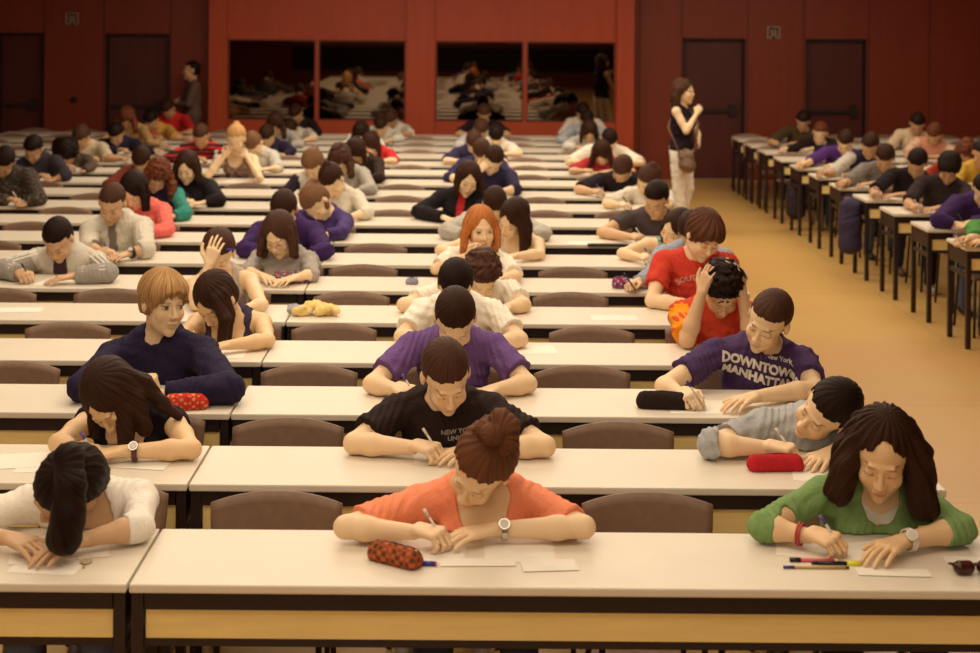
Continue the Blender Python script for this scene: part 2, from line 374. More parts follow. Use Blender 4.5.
# ------------------------------------------------------------------ signed-distance modelling
class Field:
    def __init__(s, lo, hi, h):
        s.lo = np.array(lo, float); s.h = h
        s.n = np.maximum(np.ceil((np.array(hi)-s.lo)/h).astype(int)+1, 4)
        s.F = np.full(s.n, .5, np.float32)
    def region(s, lo, hi):
        a = np.clip(np.floor((lo-s.lo)/s.h).astype(int), 0, s.n); b = np.clip(np.ceil((hi-s.lo)/s.h).astype(int)+1, 0, s.n)
        if (b <= a).any(): return None
        ax = [s.lo[k]+s.h*np.arange(a[k], b[k]) for k in range(3)]
        return (slice(a[0], b[0]), slice(a[1], b[1]), slice(a[2], b[2])), ax[0][:, None, None], ax[1][None, :, None], ax[2][None, None, :]
    def comb(s, sl, d, k, op):
        f = s.F[sl]
        if op == 'sub': d = -d
        if op == 'add':
            if k > 0:
                hh = np.clip(.5+.5*(f-d)/k, 0, 1); r = f+(d-f)*hh-k*hh*(1-hh)
            else: r = np.minimum(f, d)
        else:
            if k > 0:
                hh = np.clip(.5-.5*(f-d)/k, 0, 1); r = f+(d-f)*hh+k*hh*(1-hh)
            else: r = np.maximum(f, d)
        s.F[sl] = r
    def cone(s, a, b, ra, rb, k=.01, op='add'):
        a = np.asarray(a, float); b = np.asarray(b, float); m = max(ra, rb)+k+2*s.h+.01
        g = s.region(np.minimum(a, b)-m, np.maximum(a, b)+m)
        if g is None: return
        sl, x, y, z = g; ab = b-a; L = max(ab@ab, 1e-9)
        t = np.clip(((x-a[0])*ab[0]+(y-a[1])*ab[1]+(z-a[2])*ab[2])/L, 0, 1)
        d = np.sqrt((x-a[0]-t*ab[0])**2+(y-a[1]-t*ab[1])**2+(z-a[2]-t*ab[2])**2)-(ra+(rb-ra)*t)
        s.comb(sl, d, k, op)
    def ell(s, c, r, R=None, k=.01, op='add'):
        c = np.asarray(c, float); r = np.asarray(r, float); R = np.eye(3) if R is None else R
        e = np.sqrt(((R*r[None, :])**2).sum(1)); m = e+k+2*s.h+.01
        g = s.region(c-m, c+m)
        if g is None: return
        sl, x, y, z = g; X, Y, Z = x-c[0], y-c[1], z-c[2]
        q = [(R[0, j]*X+R[1, j]*Y+R[2, j]*Z)/r[j] for j in range(3)]
        k0 = np.sqrt(q[0]**2+q[1]**2+q[2]**2)+1e-6; k1 = np.sqrt((q[0]/r[0])**2+(q[1]/r[1])**2+(q[2]/r[2])**2)+1e-6
        s.comb(sl, k0*(k0-1)/k1, k, op)
    def cutplane(s, p, n):   # remove the side the normal points to
        ax = [s.lo[k]+s.h*np.arange(s.n[k]) for k in range(3)]
        d = (ax[0][:, None, None]-p[0])*n[0]+(ax[1][None, :, None]-p[1])*n[1]+(ax[2][None, None, :]-p[2])*n[2]
        s.F = np.maximum(s.F, d.astype(np.float32))
    def grid(s):
        ax = [s.lo[k]+s.h*np.arange(s.n[k]) for k in range(3)]
        return ax[0][:, None, None], ax[1][None, :, None], ax[2][None, None, :]
    def surface(s):
        F = s.F.copy()
        F[0], F[-1], F[:, 0], F[:, -1], F[:, :, 0], F[:, :, -1] = [np.maximum(v, 1e-3) for v in (F[0], F[-1], F[:, 0], F[:, -1], F[:, :, 0], F[:, :, -1])]
        I = F < 0
        cnt = np.zeros(np.array(F.shape)-1, np.int8)
        for dx in (0, 1):
            for dy in (0, 1):
                for dz in (0, 1):
                    cnt += I[dx:dx+cnt.shape[0], dy:dy+cnt.shape[1], dz:dz+cnt.shape[2]]
        act = np.argwhere((cnt > 0) & (cnt < 8))
        if len(act) == 0: return np.zeros((0, 3)), np.zeros((0, 4), int)
        idm = np.full(cnt.shape, -1, np.int32); idm[act[:, 0], act[:, 1], act[:, 2]] = np.arange(len(act))
        off = np.array([(a, b, c) for a in (0, 1) for b in (0, 1) for c in (0, 1)])
        V = [F[act[:, 0]+o[0], act[:, 1]+o[1], act[:, 2]+o[2]] for o in off]
        P = np.zeros((len(act), 3)); N = np.zeros(len(act))
        for a in range(8):
            for b in range(a+1, 8):
                if np.abs(off[a]-off[b]).sum() != 1: continue
                va, vb = V[a], V[b]; mask = (va < 0) != (vb < 0)
                t = np.where(mask, va/np.where(mask, va-vb, 1), 0)
                P += mask[:, None]*(off[a][None]+t[:, None]*(off[b]-off[a])[None]); N += mask
        P = P/N[:, None]
        verts = s.lo+s.h*(act+P)
        quads = []
        for ax in range(3):
            o1, o2 = [(1, 2), (2, 0), (0, 1)][ax]
            A = np.take(I, range(I.shape[ax]-1), ax); B = np.take(I, range(1, I.shape[ax]), ax)
            for flip, mk in ((False, A & ~B), (True, ~A & B)):
                e = np.argwhere(mk)
                e = e[(e[:, o1] > 0) & (e[:, o2] > 0) & (e[:, o1] < I.shape[o1]-1) & (e[:, o2] < I.shape[o2]-1)]
                if len(e) == 0: continue
                def cell(d1, d2):
                    c = e.copy(); c[:, o1] -= d1; c[:, o2] -= d2
                    return idm[c[:, 0], c[:, 1], c[:, 2]]
                q = np.stack([cell(0, 0), cell(1, 0), cell(1, 1), cell(0, 1)], 1)
                if flip: q = q[:, ::-1]
                quads.append(q)
        return verts, np.concatenate(quads)
def mesh_from(name, V, Q, origin):
    me = bpy.data.meshes.new(name)
    V = (V-np.asarray(origin)).astype(np.float32)
    me.vertices.add(len(V)); me.vertices.foreach_set('co', V.ravel())
    me.loops.add(len(Q)*4); me.loops.foreach_set('vertex_index', Q.ravel().astype(np.int32))
    me.polygons.add(len(Q)); me.polygons.foreach_set('loop_start', (np.arange(len(Q))*4).astype(np.int32))
    me.polygons.foreach_set('use_smooth', np.ones(len(Q), bool))
    me.update(calc_edges=True)
    return me
def set_col(me, C):
    a = me.color_attributes.new('Col', 'FLOAT_COLOR', 'POINT')
    a.data.foreach_set('color', np.concatenate([C, np.ones((len(C), 1))], 1).astype(np.float32).ravel())
def rx(a): c, s_ = math.cos(a), math.sin(a); return np.array([[1, 0, 0], [0, c, -s_], [0, s_, c]])
def ry(a): c, s_ = math.cos(a), math.sin(a); return np.array([[c, 0, s_], [0, 1, 0], [-s_, 0, c]])
def rz(a): c, s_ = math.cos(a), math.sin(a); return np.array([[c, -s_, 0], [s_, c, 0], [0, 0, 1]])
def nrm(v): v = np.asarray(v, float); return v/(np.linalg.norm(v)+1e-9)
def lerp(a, b, t): return np.asarray(a)*(1-t)+np.asarray(b)*t

HK = 1.16   # head scale
def add_head(f, H, R, sex, h):
    def P(x, y, z): return H+R@np.array([x, y, z])*HK
    def E(c, r, k, op='add'): f.ell(P(*c), np.array(r)*HK, R, k, op)
    E((0, .015, .035), (.076, .095, .083), .01)
    E((0, -.028, -.035), (.057, .060, .080), .025)
    E((0, -.02, -.06), (.050 if sex == 'f' else .056, .055, .045), .02)
    E((0, -.066, -.098), (.020, .018, .018), .02)
    for s_ in (-1, 1):
        E((s_*.033, -.062, -.028), (.024, .022, .024), .02)
        E((s_*.031, -.100, .005), (.015, .016, .009), .014, 'sub')
        E((s_*.031, -.074, .005), (.014, .0125, .0115), .003)
        if h < .008:
            E((s_*.011, -.095, -.030), (.0075, .009, .007), .006)
        E((s_*.077, .012, -.004), (.009, .018, .030), .004)
    f.cone(P(-.030, -.079, .026), P(.030, -.079, .026), .0085, .0085, .014)
    f.cone(P(0, -.083, .014), P(0, -.103, -.026), .0065*HK, .0095*HK, .010)
    E((0, -.088, -.055), (.021, .010, .005), .005)
    E((0, -.086, -.066), (.018, .010, .006), .006)
    E((0, -.100, -.0605), (.022, .010, .0012), .002, 'sub')
def face_cols(V, H, R, base, hair, sex, openeyes):
    C = np.tile(np.array(base), (len(V), 1))
    q = ((V-H)@R)/HK
    near = (np.abs(q) < .14).all(1)
    x, y, z = np.abs(q[:, 0]), q[:, 1], q[:, 2]
    wd = 3.0 if base is None else 1.0
    def soft(v, c, a, k=2.2):
        w_ = (np.clip((1-v)*k, 0, 1)*a*near)[:, None]; C[:] = C*(1-w_)+np.array(c)*w_
    base = np.array(base)
    fr = y < -.035
    soft(((x-.038)/.026)**2+((z+.030)/.022)**2+9*(~fr), base*np.array([1.0, .78, .70]), .40, 1.2)
    soft((q[:, 0]/.017)**2+((z+.028)/.014)**2+9*(y > -.09), base*np.array([1.0, .82, .75]), .3, 1.2)
    lipc = base*np.array([.80, .45, .42])
    soft((x/.024)**2+((z+.061)/.0095)**2+9*(y > -.06), lipc, .85 if sex == 'f' else .5)
    soft((x/.021)**2+((z+.0605)/.0022)**2+9*(y > -.06), base*.3, .6)
    bz = .0265-.10*(x-.030)**2*40-(.0 if sex == 'm' else -.001)
    soft(((x-.031)/.021)**2+((z-bz)/(.0050 if sex == 'm' else .0036))**2+9*(~fr), np.array(hair)*.8, .6)
    if openeyes:
        soft(((x-.031)/.0145)**2+((z-.005)/.0075)**2+9*(y > -.055), (.55, .46, .38), 1, 4)
        soft(((x-.031)/.0062)**2+((z-.006)/.0066)**2+9*(y > -.055), (.07, .035, .02), 1, 4)
        soft(((x-.031)/.016)**2+((z-.0125)/.0028)**2+9*(y > -.055), (.04, .02, .012), .9, 3)
    else:
        soft(((x-.031)/.016)**2+((z-.004)/.011)**2+9*(y > -.055), base*np.array([.80, .66, .60]), .5, 1.5)
        soft(((x-.031)/.0155)**2+((z+.0035-.0)/.0030)**2+9*(y > -.055), (.05, .025, .015), .9, 3)
    soft(((x-.0085)/.004)**2+((z+.037)/.003)**2+9*(y > -.085), base*.25, .8)
    return C

def add_hand(f, wrist, d, up, side, pose, h, sc=1.0):
    """side=+1: thumb at CCW90(d); returns (grip point, index tip)"""
    d = nrm(d); n = nrm(np.asarray(up)-d*(np.dot(up, d))); l = np.cross(n, d)*side
    w = np.asarray(wrist, float); g = .0085*sc
    kn = []
    for j, (lo, fw) in enumerate(((.030, .082), (.010, .088), (-.010, .085), (-.029, .076))):
        p = w+d*fw*sc+l*lo*sc+n*(.004 if j in (1, 2) else 0)
        f.cone(w+d*.012+l*lo*.55*sc, p, .013*sc, .0115*sc, .012); kn.append(p)
    curls = {'flat': (.22, .22, .15), 'relax': (.6, .5, .3), 'write': (.85, .95, .4), 'fist': (1.25, 1.6, .9), 'head': (.35, .35, .25)}[pose]
    lens = (.040, .026, .021); lf = (.95, 1.06, .99, .80)
    tips = []
    for j in range(4):
        p = kn[j]; a = 0; spread = (.10, .03, -.04, -.12)[j] if pose in ('flat', 'head', 'relax') else (.03, 0, -.02, -.05)[j]
        base = nrm(d+l*spread)
        extra = .12*j if pose == 'write' else 0
        for s_ in range(3):
            a += curls[s_]*(1+extra*.5)
            q = p+(base*math.cos(a)-n*math.sin(a))*lens[s_]*lf[j]*sc
            r0 = g*(1-.10*s_); f.cone(p, q, r0, r0*.92, .0028); p = q
        tips.append(p)
    tb = w+d*.020*sc+l*.026*sc-n*.006
    if pose in ('write', 'fist', 'relax'):
        t1 = tb+(d*.030+l*.024-n*.012)*sc; t2 = t1+(d*.030-l*.006-n*.010)*sc; t3 = t2+(d*.018-l*.018-n*.006)*sc
    else:
        t1 = tb+(d*.028+l*.030-n*.004)*sc; t2 = t1+(d*.028+l*.012-n*.004)*sc; t3 = t2+(d*.022+l*.002-n*.003)*sc
    f.cone(w+d*.015+l*.012, t1, .015*sc, .0115*sc, .012); f.cone(t1, t2, .0105*sc, .0095*sc, .004); f.cone(t2, t3, .0095*sc, .008*sc, .003)
    return kn[0], tips[0]

TONES = {'fair': (.84, .59, .345), 'warm': (.79, .52, .275), 'tan': (.64, .39, .21), 'deep': (.56, .31, .155)}  # deep, and tan in back rows, put the dimmer, redder light into the skin
HAIRC = {'black': (.014, .006, .004), 'dark': (.032, .012, .006), 'brown': (.060, .025, .014), 'light': (.16, .075, .035), 'blond': (.36, .20, .08), 'chestnut': (.115, .042, .018), 'chestdark': (.085, .030, .015),
         'ginger': (.42, .14, .035), 'auburn': (.105, .030, .012), 'goldblond': (.50, .28, .10)}

def torso_prims(f, B, sex, arms=True, infl=0.0, legs=False):
    Pv, N, SL, SR, lat, ax, fw = B['Pv'], B['N'], B['SL'], B['SR'], B['lat'], B['ax'], B['fw']
    R = np.stack([lat, fw, ax], 1); m = 1.0 if sex == 'm' else .90
    f.ell(Pv, (.165, .12, .11), R, .03)
    L = np.linalg.norm(N-Pv)
    f.ell(lerp(Pv, N, .32), (.140*m, .098, .19), R, .05)
    f.ell(lerp(Pv, N, .66)-fw*0.0, (.160*m, .108, .175), R, .05)
    c2 = lerp(Pv, N, .86)+fw*-.015
    f.cone(c2, SL, .075*m, .058*m, .04); f.cone(c2, SR, .075*m, .058*m, .04)
    f.cone(lerp(Pv, N, 1.0), lerp(c2, SL, .7), .052, .045, .03); f.cone(lerp(Pv, N, 1.0), lerp(c2, SR, .7), .052, .045, .03)
    if sex == 'f':
        for s_ in (-1, 1): f.ell(lerp(Pv, N, .62)+fw*.085+lat*.068*s_, (.058, .055, .058), R, .04)

def arm_prims(f, S, E, W_, m, k=.02, infl=0):
    f.cone(S, lerp(S, E, .5), .054*m+infl, .046*m+infl, k); f.cone(lerp(S, E, .5), E, .046*m+infl, .037*m+infl, k)
    f.cone(E, lerp(E, W_, .3), .038*m+infl, .041*m+infl, k); f.cone(lerp(E, W_, .3), W_, .041*m+infl, .026*m+infl, k)

def wrinkle(x, y, z, amp, seed):
    a = seed*1.7
    return amp*(np.sin(34*x+12*np.sin(9*z+a)+a)*np.sin(27*y+19*z+2*a)+.6*np.sin(61*z+23*np.sin(11*x+a)+31*y))

def hair_mesh(P, style, H, R, hc, h, locks, origin, name, seed, fringe=0.0, Df=None):
    Hh = max(h, .004)
    pts = [H]
    LK = []
    for lk in locks:
        st = H+R@np.array(lk[0])*HK; path = [st]+[st+np.array(o) for o in lk[1]]
        LK.append((path, lk[2], lk[3])); pts += path
    pts = np.array(pts)
    lo = pts.min(0)-.17; hi = pts.max(0)+.17
    if style in ('bun', 'highbun', 'pony'): lo = lo-.04; hi = hi+.04
    f = Field(lo, hi, Hh)
    def PP(x, y, z): return H+R@np.array([x, y, z])*HK
    th = {'short': .007, 'crop': .004, 'afro': .045, 'curlyshort': .018, 'fluffy': .014, 'wavy': .009}.get(style, .011)
    f.ell(PP(0, .018+th*.5, .037), np.array([.076+th, .096+th*.8, .085+th])*HK, R, 0)
    if style in ('fluffy',): f.ell(PP(0, -.01, .05), np.array([.085, .095, .075])*HK, R, .01)
    low = -.05 if style in ('short', 'crop', 'fluffy') else -.075
    f.ell(PP(0, .055, -.02), np.array([.066+th*.5, .060+th*.5, .070])*HK, R, .02)
    # face opening
    gx, gy, gz = f.grid()
    n1 = R@nrm([0, -.80, -.60]); up_ = .020 if style in ('crop', 'short', 'pony', 'bun', 'highbun') else 0
    p1 = H+R@np.array([0, -.085, .070-.03*fringe+up_])*HK+n1*(.004+.018*fringe)
    qx = R[0, 0]*(gx-H[0])+R[1, 0]*(gy-H[1])+R[2, 0]*(gz-H[2])
    pl = (gx-p1[0])*n1[0]+(gy-p1[1])*n1[1]+(gz-p1[2])*n1[2]
    qc = qx-.012*math.cos(seed)
    if style in ('wavy', 'long'): pl = pl+.95*np.maximum(0, .040-np.abs(qc))-.004
    elif style in ('crop', 'short'): pl = pl+.0022*np.sin(qx*150+seed)+.0018*np.sin(qx*310+2)+.16*np.maximum(np.abs(qx)-.02, 0)
    else: pl = pl+.0022*np.sin(qx*150+seed)+.002*np.sin(qx*310+2)
    f.F = np.maximum(f.F, pl.astype(np.float32))
    if style in ('crop', 'short', 'curlyshort', 'pony', 'bun', 'highbun'):
        qy = (R[0, 1]*(gx-H[0])+R[1, 1]*(gy-H[1])+R[2, 1]*(gz-H[2]))/HK; qz = (R[0, 2]*(gx-H[0])+R[1, 2]*(gy-H[1])+R[2, 2]*(gz-H[2]))/HK
        f.F = np.maximum(f.F, np.minimum(-.022-qy, .061-qz).astype(np.float32))
        f.F = np.maximum(f.F, np.minimum(np.minimum(.025-qy, .030-qz), (qz+.035)).astype(np.float32)*1.0)
    n2 = R@np.array([0, 0, -1.0]); f.cutplane(H+R@np.array([0, 0, low])*HK, n2)
    if style == 'bun':
        c = PP(.005, .050, .140)
        for k_ in range(9):
            a = k_*.9; f.ell(c+R@np.array([math.cos(a)*.036, math.sin(a)*.030, (k_ % 3-1)*.024]), (.038, .038, .027), R@rz(a), .004)
        for k_ in range(5):
            f.cone(PP(-.05+.025*k_, .03, .118), PP(-.03+.015*k_, .09, .10), .014, .014, .006)
    if style == 'highbun': f.ell(PP(0, .075, .115), np.array([.036, .034, .032]), R, .01)
    if style == 'pony':
        f.ell(PP(0, .10, .06), np.array([.03, .03, .03]), R, .012)
    for path, r0, r1 in LK:
        n_ = len(path)-1
        for j in range(n_):
            ra = r0+(r1-r0)*j/n_; rb = r0+(r1-r0)*(j+1)/n_
            f.cone(path[j], path[j+1], ra, rb, .015)
    x, y, z = f.grid()
    q = [(R[0, j]*(x-H[0])+R[1, j]*(y-H[1])+R[2, j]*(z-H[2])) for j in range(3)]
    amp = {'afro': .010, 'curly': .008, 'curlyshort': .008, 'fluffy': .0035, 'crop': .0006, 'short': .0012, 'bun': .0016, 'wavy': .0034}.get(style, .0014)
    fr = 95 if 'curly' in style or style == 'afro' else 60
    if 'curly' in style or style == 'afro':
        dsp = np.sin(fr*q[0]+3*np.sin(70*q[2]+seed))*np.sin(fr*q[1]+2*np.sin(60*q[0]))+.7*np.sin(fr*1.3*q[2]+2*np.sin(80*q[1]))
    else:
        az = np.arctan2(q[0]-.01, -(q[1]-.03)); dsp = (np.sin(az*19+2*np.sin(25*q[2]+seed))+.6*np.sin(az*41+seed))*np.clip(np.sqrt(q[0]**2+(q[1]-.03)**2)/.06, 0, 1)
    f.F = f.F+(amp*dsp).astype(np.float32)
    if Df is not None: rest(f, Df, .005)
    V, Q = f.surface()
    if len(V) == 0: return None
    me = mesh_from(name, V, Q, origin)
    set_col(me, np.tile(np.array(hc), (len(V), 1)))
    q = (V-H)@R
    az = np.arctan2(q[:, 0]-.01, -(q[:, 1]-.02)); rr = np.linalg.norm(q, axis=1)
    k_ = 22 if not ('curly' in style or style == 'afro') else 3
    st = np.stack([np.cos(az)*k_*1.6, np.sin(az)*k_*1.6, rr*(14 if k_ == 22 else 60)+V[:, 2]*5], 1)
    a = me.attributes.new('strand', 'FLOAT_VECTOR', 'POINT'); a.data.foreach_set('vector', st.astype(np.float32).ravel())
    me.materials.append(M_HAIR)
    return me

# trousers and shoes, shared meshes relative to the pelvis point (0,0,.52)
def leg_mesh(spread, col, name, feet_y=-.30):
    f = Field((-.40, -.70, .0), (.40, .2, .68), .02)
    f.ell((0, 0, .575), (.175, .125, .108), None, .03)
    for s_ in (-1, 1):
        k = np.array([s_*(.10+spread), -.38, .550]); an = np.array([s_*(.11+spread), feet_y, .09])
        f.cone((s_*.09, -.02, .560), k, .084, .066, .03); f.cone(k, an, .066, .050, .02)
    x, y, z = f.grid(); f.F = f.F+wrinkle(x, y, z, .003, 1).astype(np.float32)
    V, Q = f.surface(); me = mesh_from(name, V, Q, (0, 0, 0)); set_col(me, np.tile(np.array(col), (len(V), 1))); me.materials.append(M_CLOTH)
    return me
def shoe_mesh(spread, feet_y=-.30):
    out = []
    for s_ in (-1, 1):
        f = Field((s_*(.11+spread)-.1, feet_y-.30, -.01), (s_*(.11+spread)+.1, feet_y+.15, .16), .012)
        c = np.array([s_*(.11+spread), feet_y, 0])
        f.cone(c+(0, .03, .045), c+(0, -.15, .035), .040, .034, .02); f.cone(c+(0, .0, .05), c+(0, 0, .12), .042, .040, .02)
        f.cutplane((0, 0, .002), (0, 0, -1.))
        V, Q = f.surface(); me = mesh_from('shoe', V, Q, (0, 0, 0)); out.append(me)
    return out
LEGS = [leg_mesh(.03, (.030, .035, .06), 'jeans'), leg_mesh(.035, (.012, .010, .014), 'dark_trousers'), leg_mesh(.02, (.09, .11, .17), 'light_jeans')]
SHOES = [shoe_mesh(.03), shoe_mesh(.035), shoe_mesh(.02)]
for k_, c in enumerate(((.10, .06, .05), (.35, .28, .22), (.02, .015, .015))):
    m_ = mat('shoe_leather_%d' % k_, c, rough=.5)
    for me in SHOES[k_]: me.materials.append(m_)

PEN_COL = {'blue': (.05, .04, .25), 'white': (.7, .62, .5), 'black': (.02, .015, .02), 'purple': (.12, .05, .30)}
def pen_object(tip, d, col, label, name='pen', L=.145, r=.0045, cap=True):
    d = nrm(d); tip = np.asarray(tip, float)
    o = empty(name, tuple(tip))
    m1 = mat('pen_'+col, PEN_COL[col], rough=.3); m2 = mat('pen_barrel', (.62, .55, .50), rough=.25)
    MB().tube([d*.012, d*L*.82], r, n=8).build('barrel', m2 if col in ('blue', 'purple') else m1, o)
    MB().tube([d*.0, d*.012], .0012, n=8, r1=r).build('nib', M_CHROME, o)
    MB().tube([d*L*.80, d*L], r*1.25, n=8).build('cap', m1, o)
    tag(o, label, 'pen', 'pens in writing hands')
    return o
LAYERS = []
def paper(px=None, py=None, rot=0, w_=.21, l_=.297, label='', written=False, P_=None, dz=0.0, group='exam sheets on the desks', name='paper_sheet', m=None):
    p = P_ if P_ is not None else T(px, py)
    dz = .0009*sum(1 for q in LAYERS if abs(q[0]-p[0]) < (q[2]+w_)*.55 and abs(q[1]-p[1]) < .26); LAYERS.append((p[0], p[1], w_))
    me = MB().box(-w_/2, w_/2, -l_/2, l_/2, 0, .0006).mesh('paper'); me.materials.append(m or (M_WRITTEN if written else M_PAPER))
    o = bpy.data.objects.new(name, me); COL.objects.link(o); o.location = (p[0], p[1], TOPZ+.0006+dz); o.rotation_euler = (0, 0, rot)
    tag(o, label, 'paper', group); return o

PEOPLE = []
def rest(f, Df, m=.004):
    x, y, z = f.grid(); f.F = np.maximum(f.F, np.minimum(Df+m-y, TOPZ+m-z)+0*x).astype(np.float32)
def person(label, row, head, pyr, E, Hd, hp=('write', 'flat'), top=('tee', (.5, .5, .5)), hair=('short', 'dark'), skin='warm', sex='m',
           hd=-.06, locks=None, fringe=0, lower=0, pen=None, eyes=False, neck=None, hz=(None, None), hyd=(None, None), block='c', drop=.10, back=.30, extra=None, sw=None, short=None, tz=None, sheet=True):
    Df = dfar(row); seed = len(PEOPLE)
    H = U(head[0], head[1], Df+hd)
    pit, yaw, rol = [math.radians(a) for a in pyr]
    R = ry(rol)@rz(yaw)@rx(pit)
    h = float(np.clip(Df/F*1.02, .0036, .013)) if row <= 4 else float(np.clip(Df/F*1.2, .005, .0135))
    m = 1.0 if sex == 'm' else .88
    Cn = H+R@np.array([0, .035, -.075])*HK       # top of neck
    N = Cn+np.array([0, .065, -.075]) if neck is None else Cn+np.array(neck)
    if N[1] > Df+.16: N[1] = Df+.16
    # elbows and wrists
    ez = TOPZ+.044+{'tee': 0, 'polo': 0, 'vneck': .008, 'tank': 0, 'fitted': 0, 'shirt': .012, 'hoodie': .022, 'jacket': .018, 'sweater': .014}[top[0]]
    EL, ER = [None if e is None else T(e[0], e[1], ez) for e in E]
    half = (.165 if sex == 'f' else .185) if sw is None else sw
    if EL is None: EL = np.array([N[0]-half-.10, Df-.03, TOPZ+.045])
    if ER is None: ER = np.array([N[0]+half+.10, Df-.03, TOPZ+.045])
    for e in (EL, ER):
        yo = e[1]; e[1] = min(max(e[1]+.035, Df-DESK+.06), Df+.035); e[0] *= e[1]/yo
    px_ = .65*N[0]+.35*(EL[0]+ER[0])/2
    Pv = np.array([px_, min(max(Df+.18, N[1]+.05), Df+.21), .58])
    lat = nrm(np.array([1, .45*(ER[1]-EL[1])/max(.2, ER[0]-EL[0]), 0]))
    lat = nrm(lat+np.array([0, 0, math.tan(0)]))
    ax = nrm(N-Pv); fw = nrm(np.cross(ax, lat)); fw = fw if fw[1] < 0 else -fw
    lat = nrm(np.cross(fw, ax)); lat = lat if lat[0] > 0 else -lat
    sd = ax*-.055
    SL, SR = N-lat*half+sd+fw*.02, N+lat*half+sd+fw*.02
    SL[2] = max(SL[2], TOPZ+.07); SR[2] = max(SR[2], TOPZ+.07)
    # reach
    for S_, E_ in ((SL, EL), (SR, ER)):
        v = E_-S_; L = np.linalg.norm(v); mx = .31 if sex == 'm' else .29
        if L > mx: S_ += v/L*min(L-mx, .05)
        if L < .20: S_ -= np.array([0, 0, 0])
    Ws, Dr = [], []
    for k, (hh, e) in enumerate(zip(Hd, (EL, ER))):
        if hh is None: tgt = np.array([N[0]+(-.07 if k == 0 else .07), Df-.22, TOPZ+.03])
        elif len(hh) == 3: tgt = U(hh[0], hh[1], Df+hh[2])
        else: tgt = T(hh[0], hh[1], TOPZ+(.044 if hp[k] != 'write' else .046))
        if tgt[1] < Df-DESK+.03: tgt[1] = Df-DESK+.03
        dd = tgt-e; L = np.linalg.norm(dd); dn = dd/(L+1e-9)
        L2 = min(max(L, .20), .40); dn = dd/(L+1e-9)
        if not (hh is not None and len(hh) == 3):
            tgt = e+dn*L2
        wv = tgt-dn*.075
        Ws.append(wv); Dr.append(dn)
    B = dict(Pv=Pv, N=N, SL=SL, SR=SR, lat=lat, ax=ax, fw=fw)
    allp = np.array([H, N, Pv, SL, SR, EL, ER]+Ws+[Ws[0]+Dr[0]*.16, Ws[1]+Dr[1]*.16])
    lo, hi = allp.min(0)-.16, allp.max(0)+.16
    lo[2] = max(lo[2], .40)
    origin = np.array([Pv[0], Pv[1], 0.0])
    root = empty('person', tuple(origin))
    tag(root, label, 'person', 'students sitting the exam')
    # ---- body
    f = Field(lo, hi, h)
    torso_prims(f, B, sex)
    for k, (S_, E_, W_) in enumerate(((SL, EL, Ws[0]), (SR, ER, Ws[1]))): arm_prims(f, S_, E_, W_, m)
    f.cone(N+np.array([0, 0, -.02]), Cn, .058*m, .050*m, .03)
    f.cone(Cn, H+R@np.array([0, .01, -.02]), .050*m, .045, .02)
    add_head(f, H, R, sex, h)
    tipinfo = []
    for k in (0, 1):
        side = 1 if k == 0 else -1
        hh = Hd[k]
        if hp[k] == 'head': up = nrm(Ws[k]-H)*1.0
        elif hp[k] in ('chin',): up = nrm(Ws[k]-H)
        else: up = np.array([0, 0, 1.0])+np.array([-.5*side, .15, 0])*(1 if hp[k] == 'write' else 0)
        pose = {'head': 'head', 'chin': 'fist'}.get(hp[k], hp[k])
        dirn = Dr[k]
        if hp[k] in ('flat', 'write', 'relax'): dirn = nrm(Dr[k]+np.array([0, -.35, -.02]))
        tipinfo.append(add_hand(f, Ws[k]+np.array([0, 0, .012 if hp[k] == 'write' else .0]), dirn, up, side, pose, h, 1.12 if sex == 'm' else 1.04))
    rest(f, Df)
    V, Q = f.surface()
    me = mesh_from('body', V, Q, origin); hc = HAIRC[hair[1]]
    sk = np.array(TONES[skin])
    CC = face_cols(V, H, R, sk, hc, sex, eyes)
    if extra and 'under' in extra:
        qq = (V-N)@np.stack([lat, fw, ax], 1); CC[(qq[:, 2] < extra['under'][0]+.5*np.abs(qq[:, 0])) & (np.abs(qq[:, 0]) < .13) & (qq[:, 1] > 0) & (np.linalg.norm(V-H, axis=1) > .15) & (V[:, 2] > TOPZ+.035) & (V[:, 1] > Df-.12)] = extra['under'][1]
    set_col(me, CC); me.materials.append(M_SKIN)
    link('body', me, root)
    # ---- top
    kind, col = top[0], top[1]
    hs = max(h*1.1, .005)
    t = {'tee': .010, 'vneck': .008, 'tank': .005, 'shirt': .014, 'hoodie': .022, 'jacket': .020, 'sweater': .015, 'fitted': .006, 'polo': .010}[kind]
    sl = {'tee': .62, 'vneck': 1.35, 'tank': 0, 'shirt': 1.05, 'hoodie': 1.97, 'jacket': 1.97, 'sweater': 1.95, 'fitted': .3, 'polo': .7}[kind]
    if len(top) > 2 and top[2] is not None: sl = top[2]
    g = Field(lo-.02, hi+.02, hs)
    torso_prims(g, B, sex)
    g.F -= t
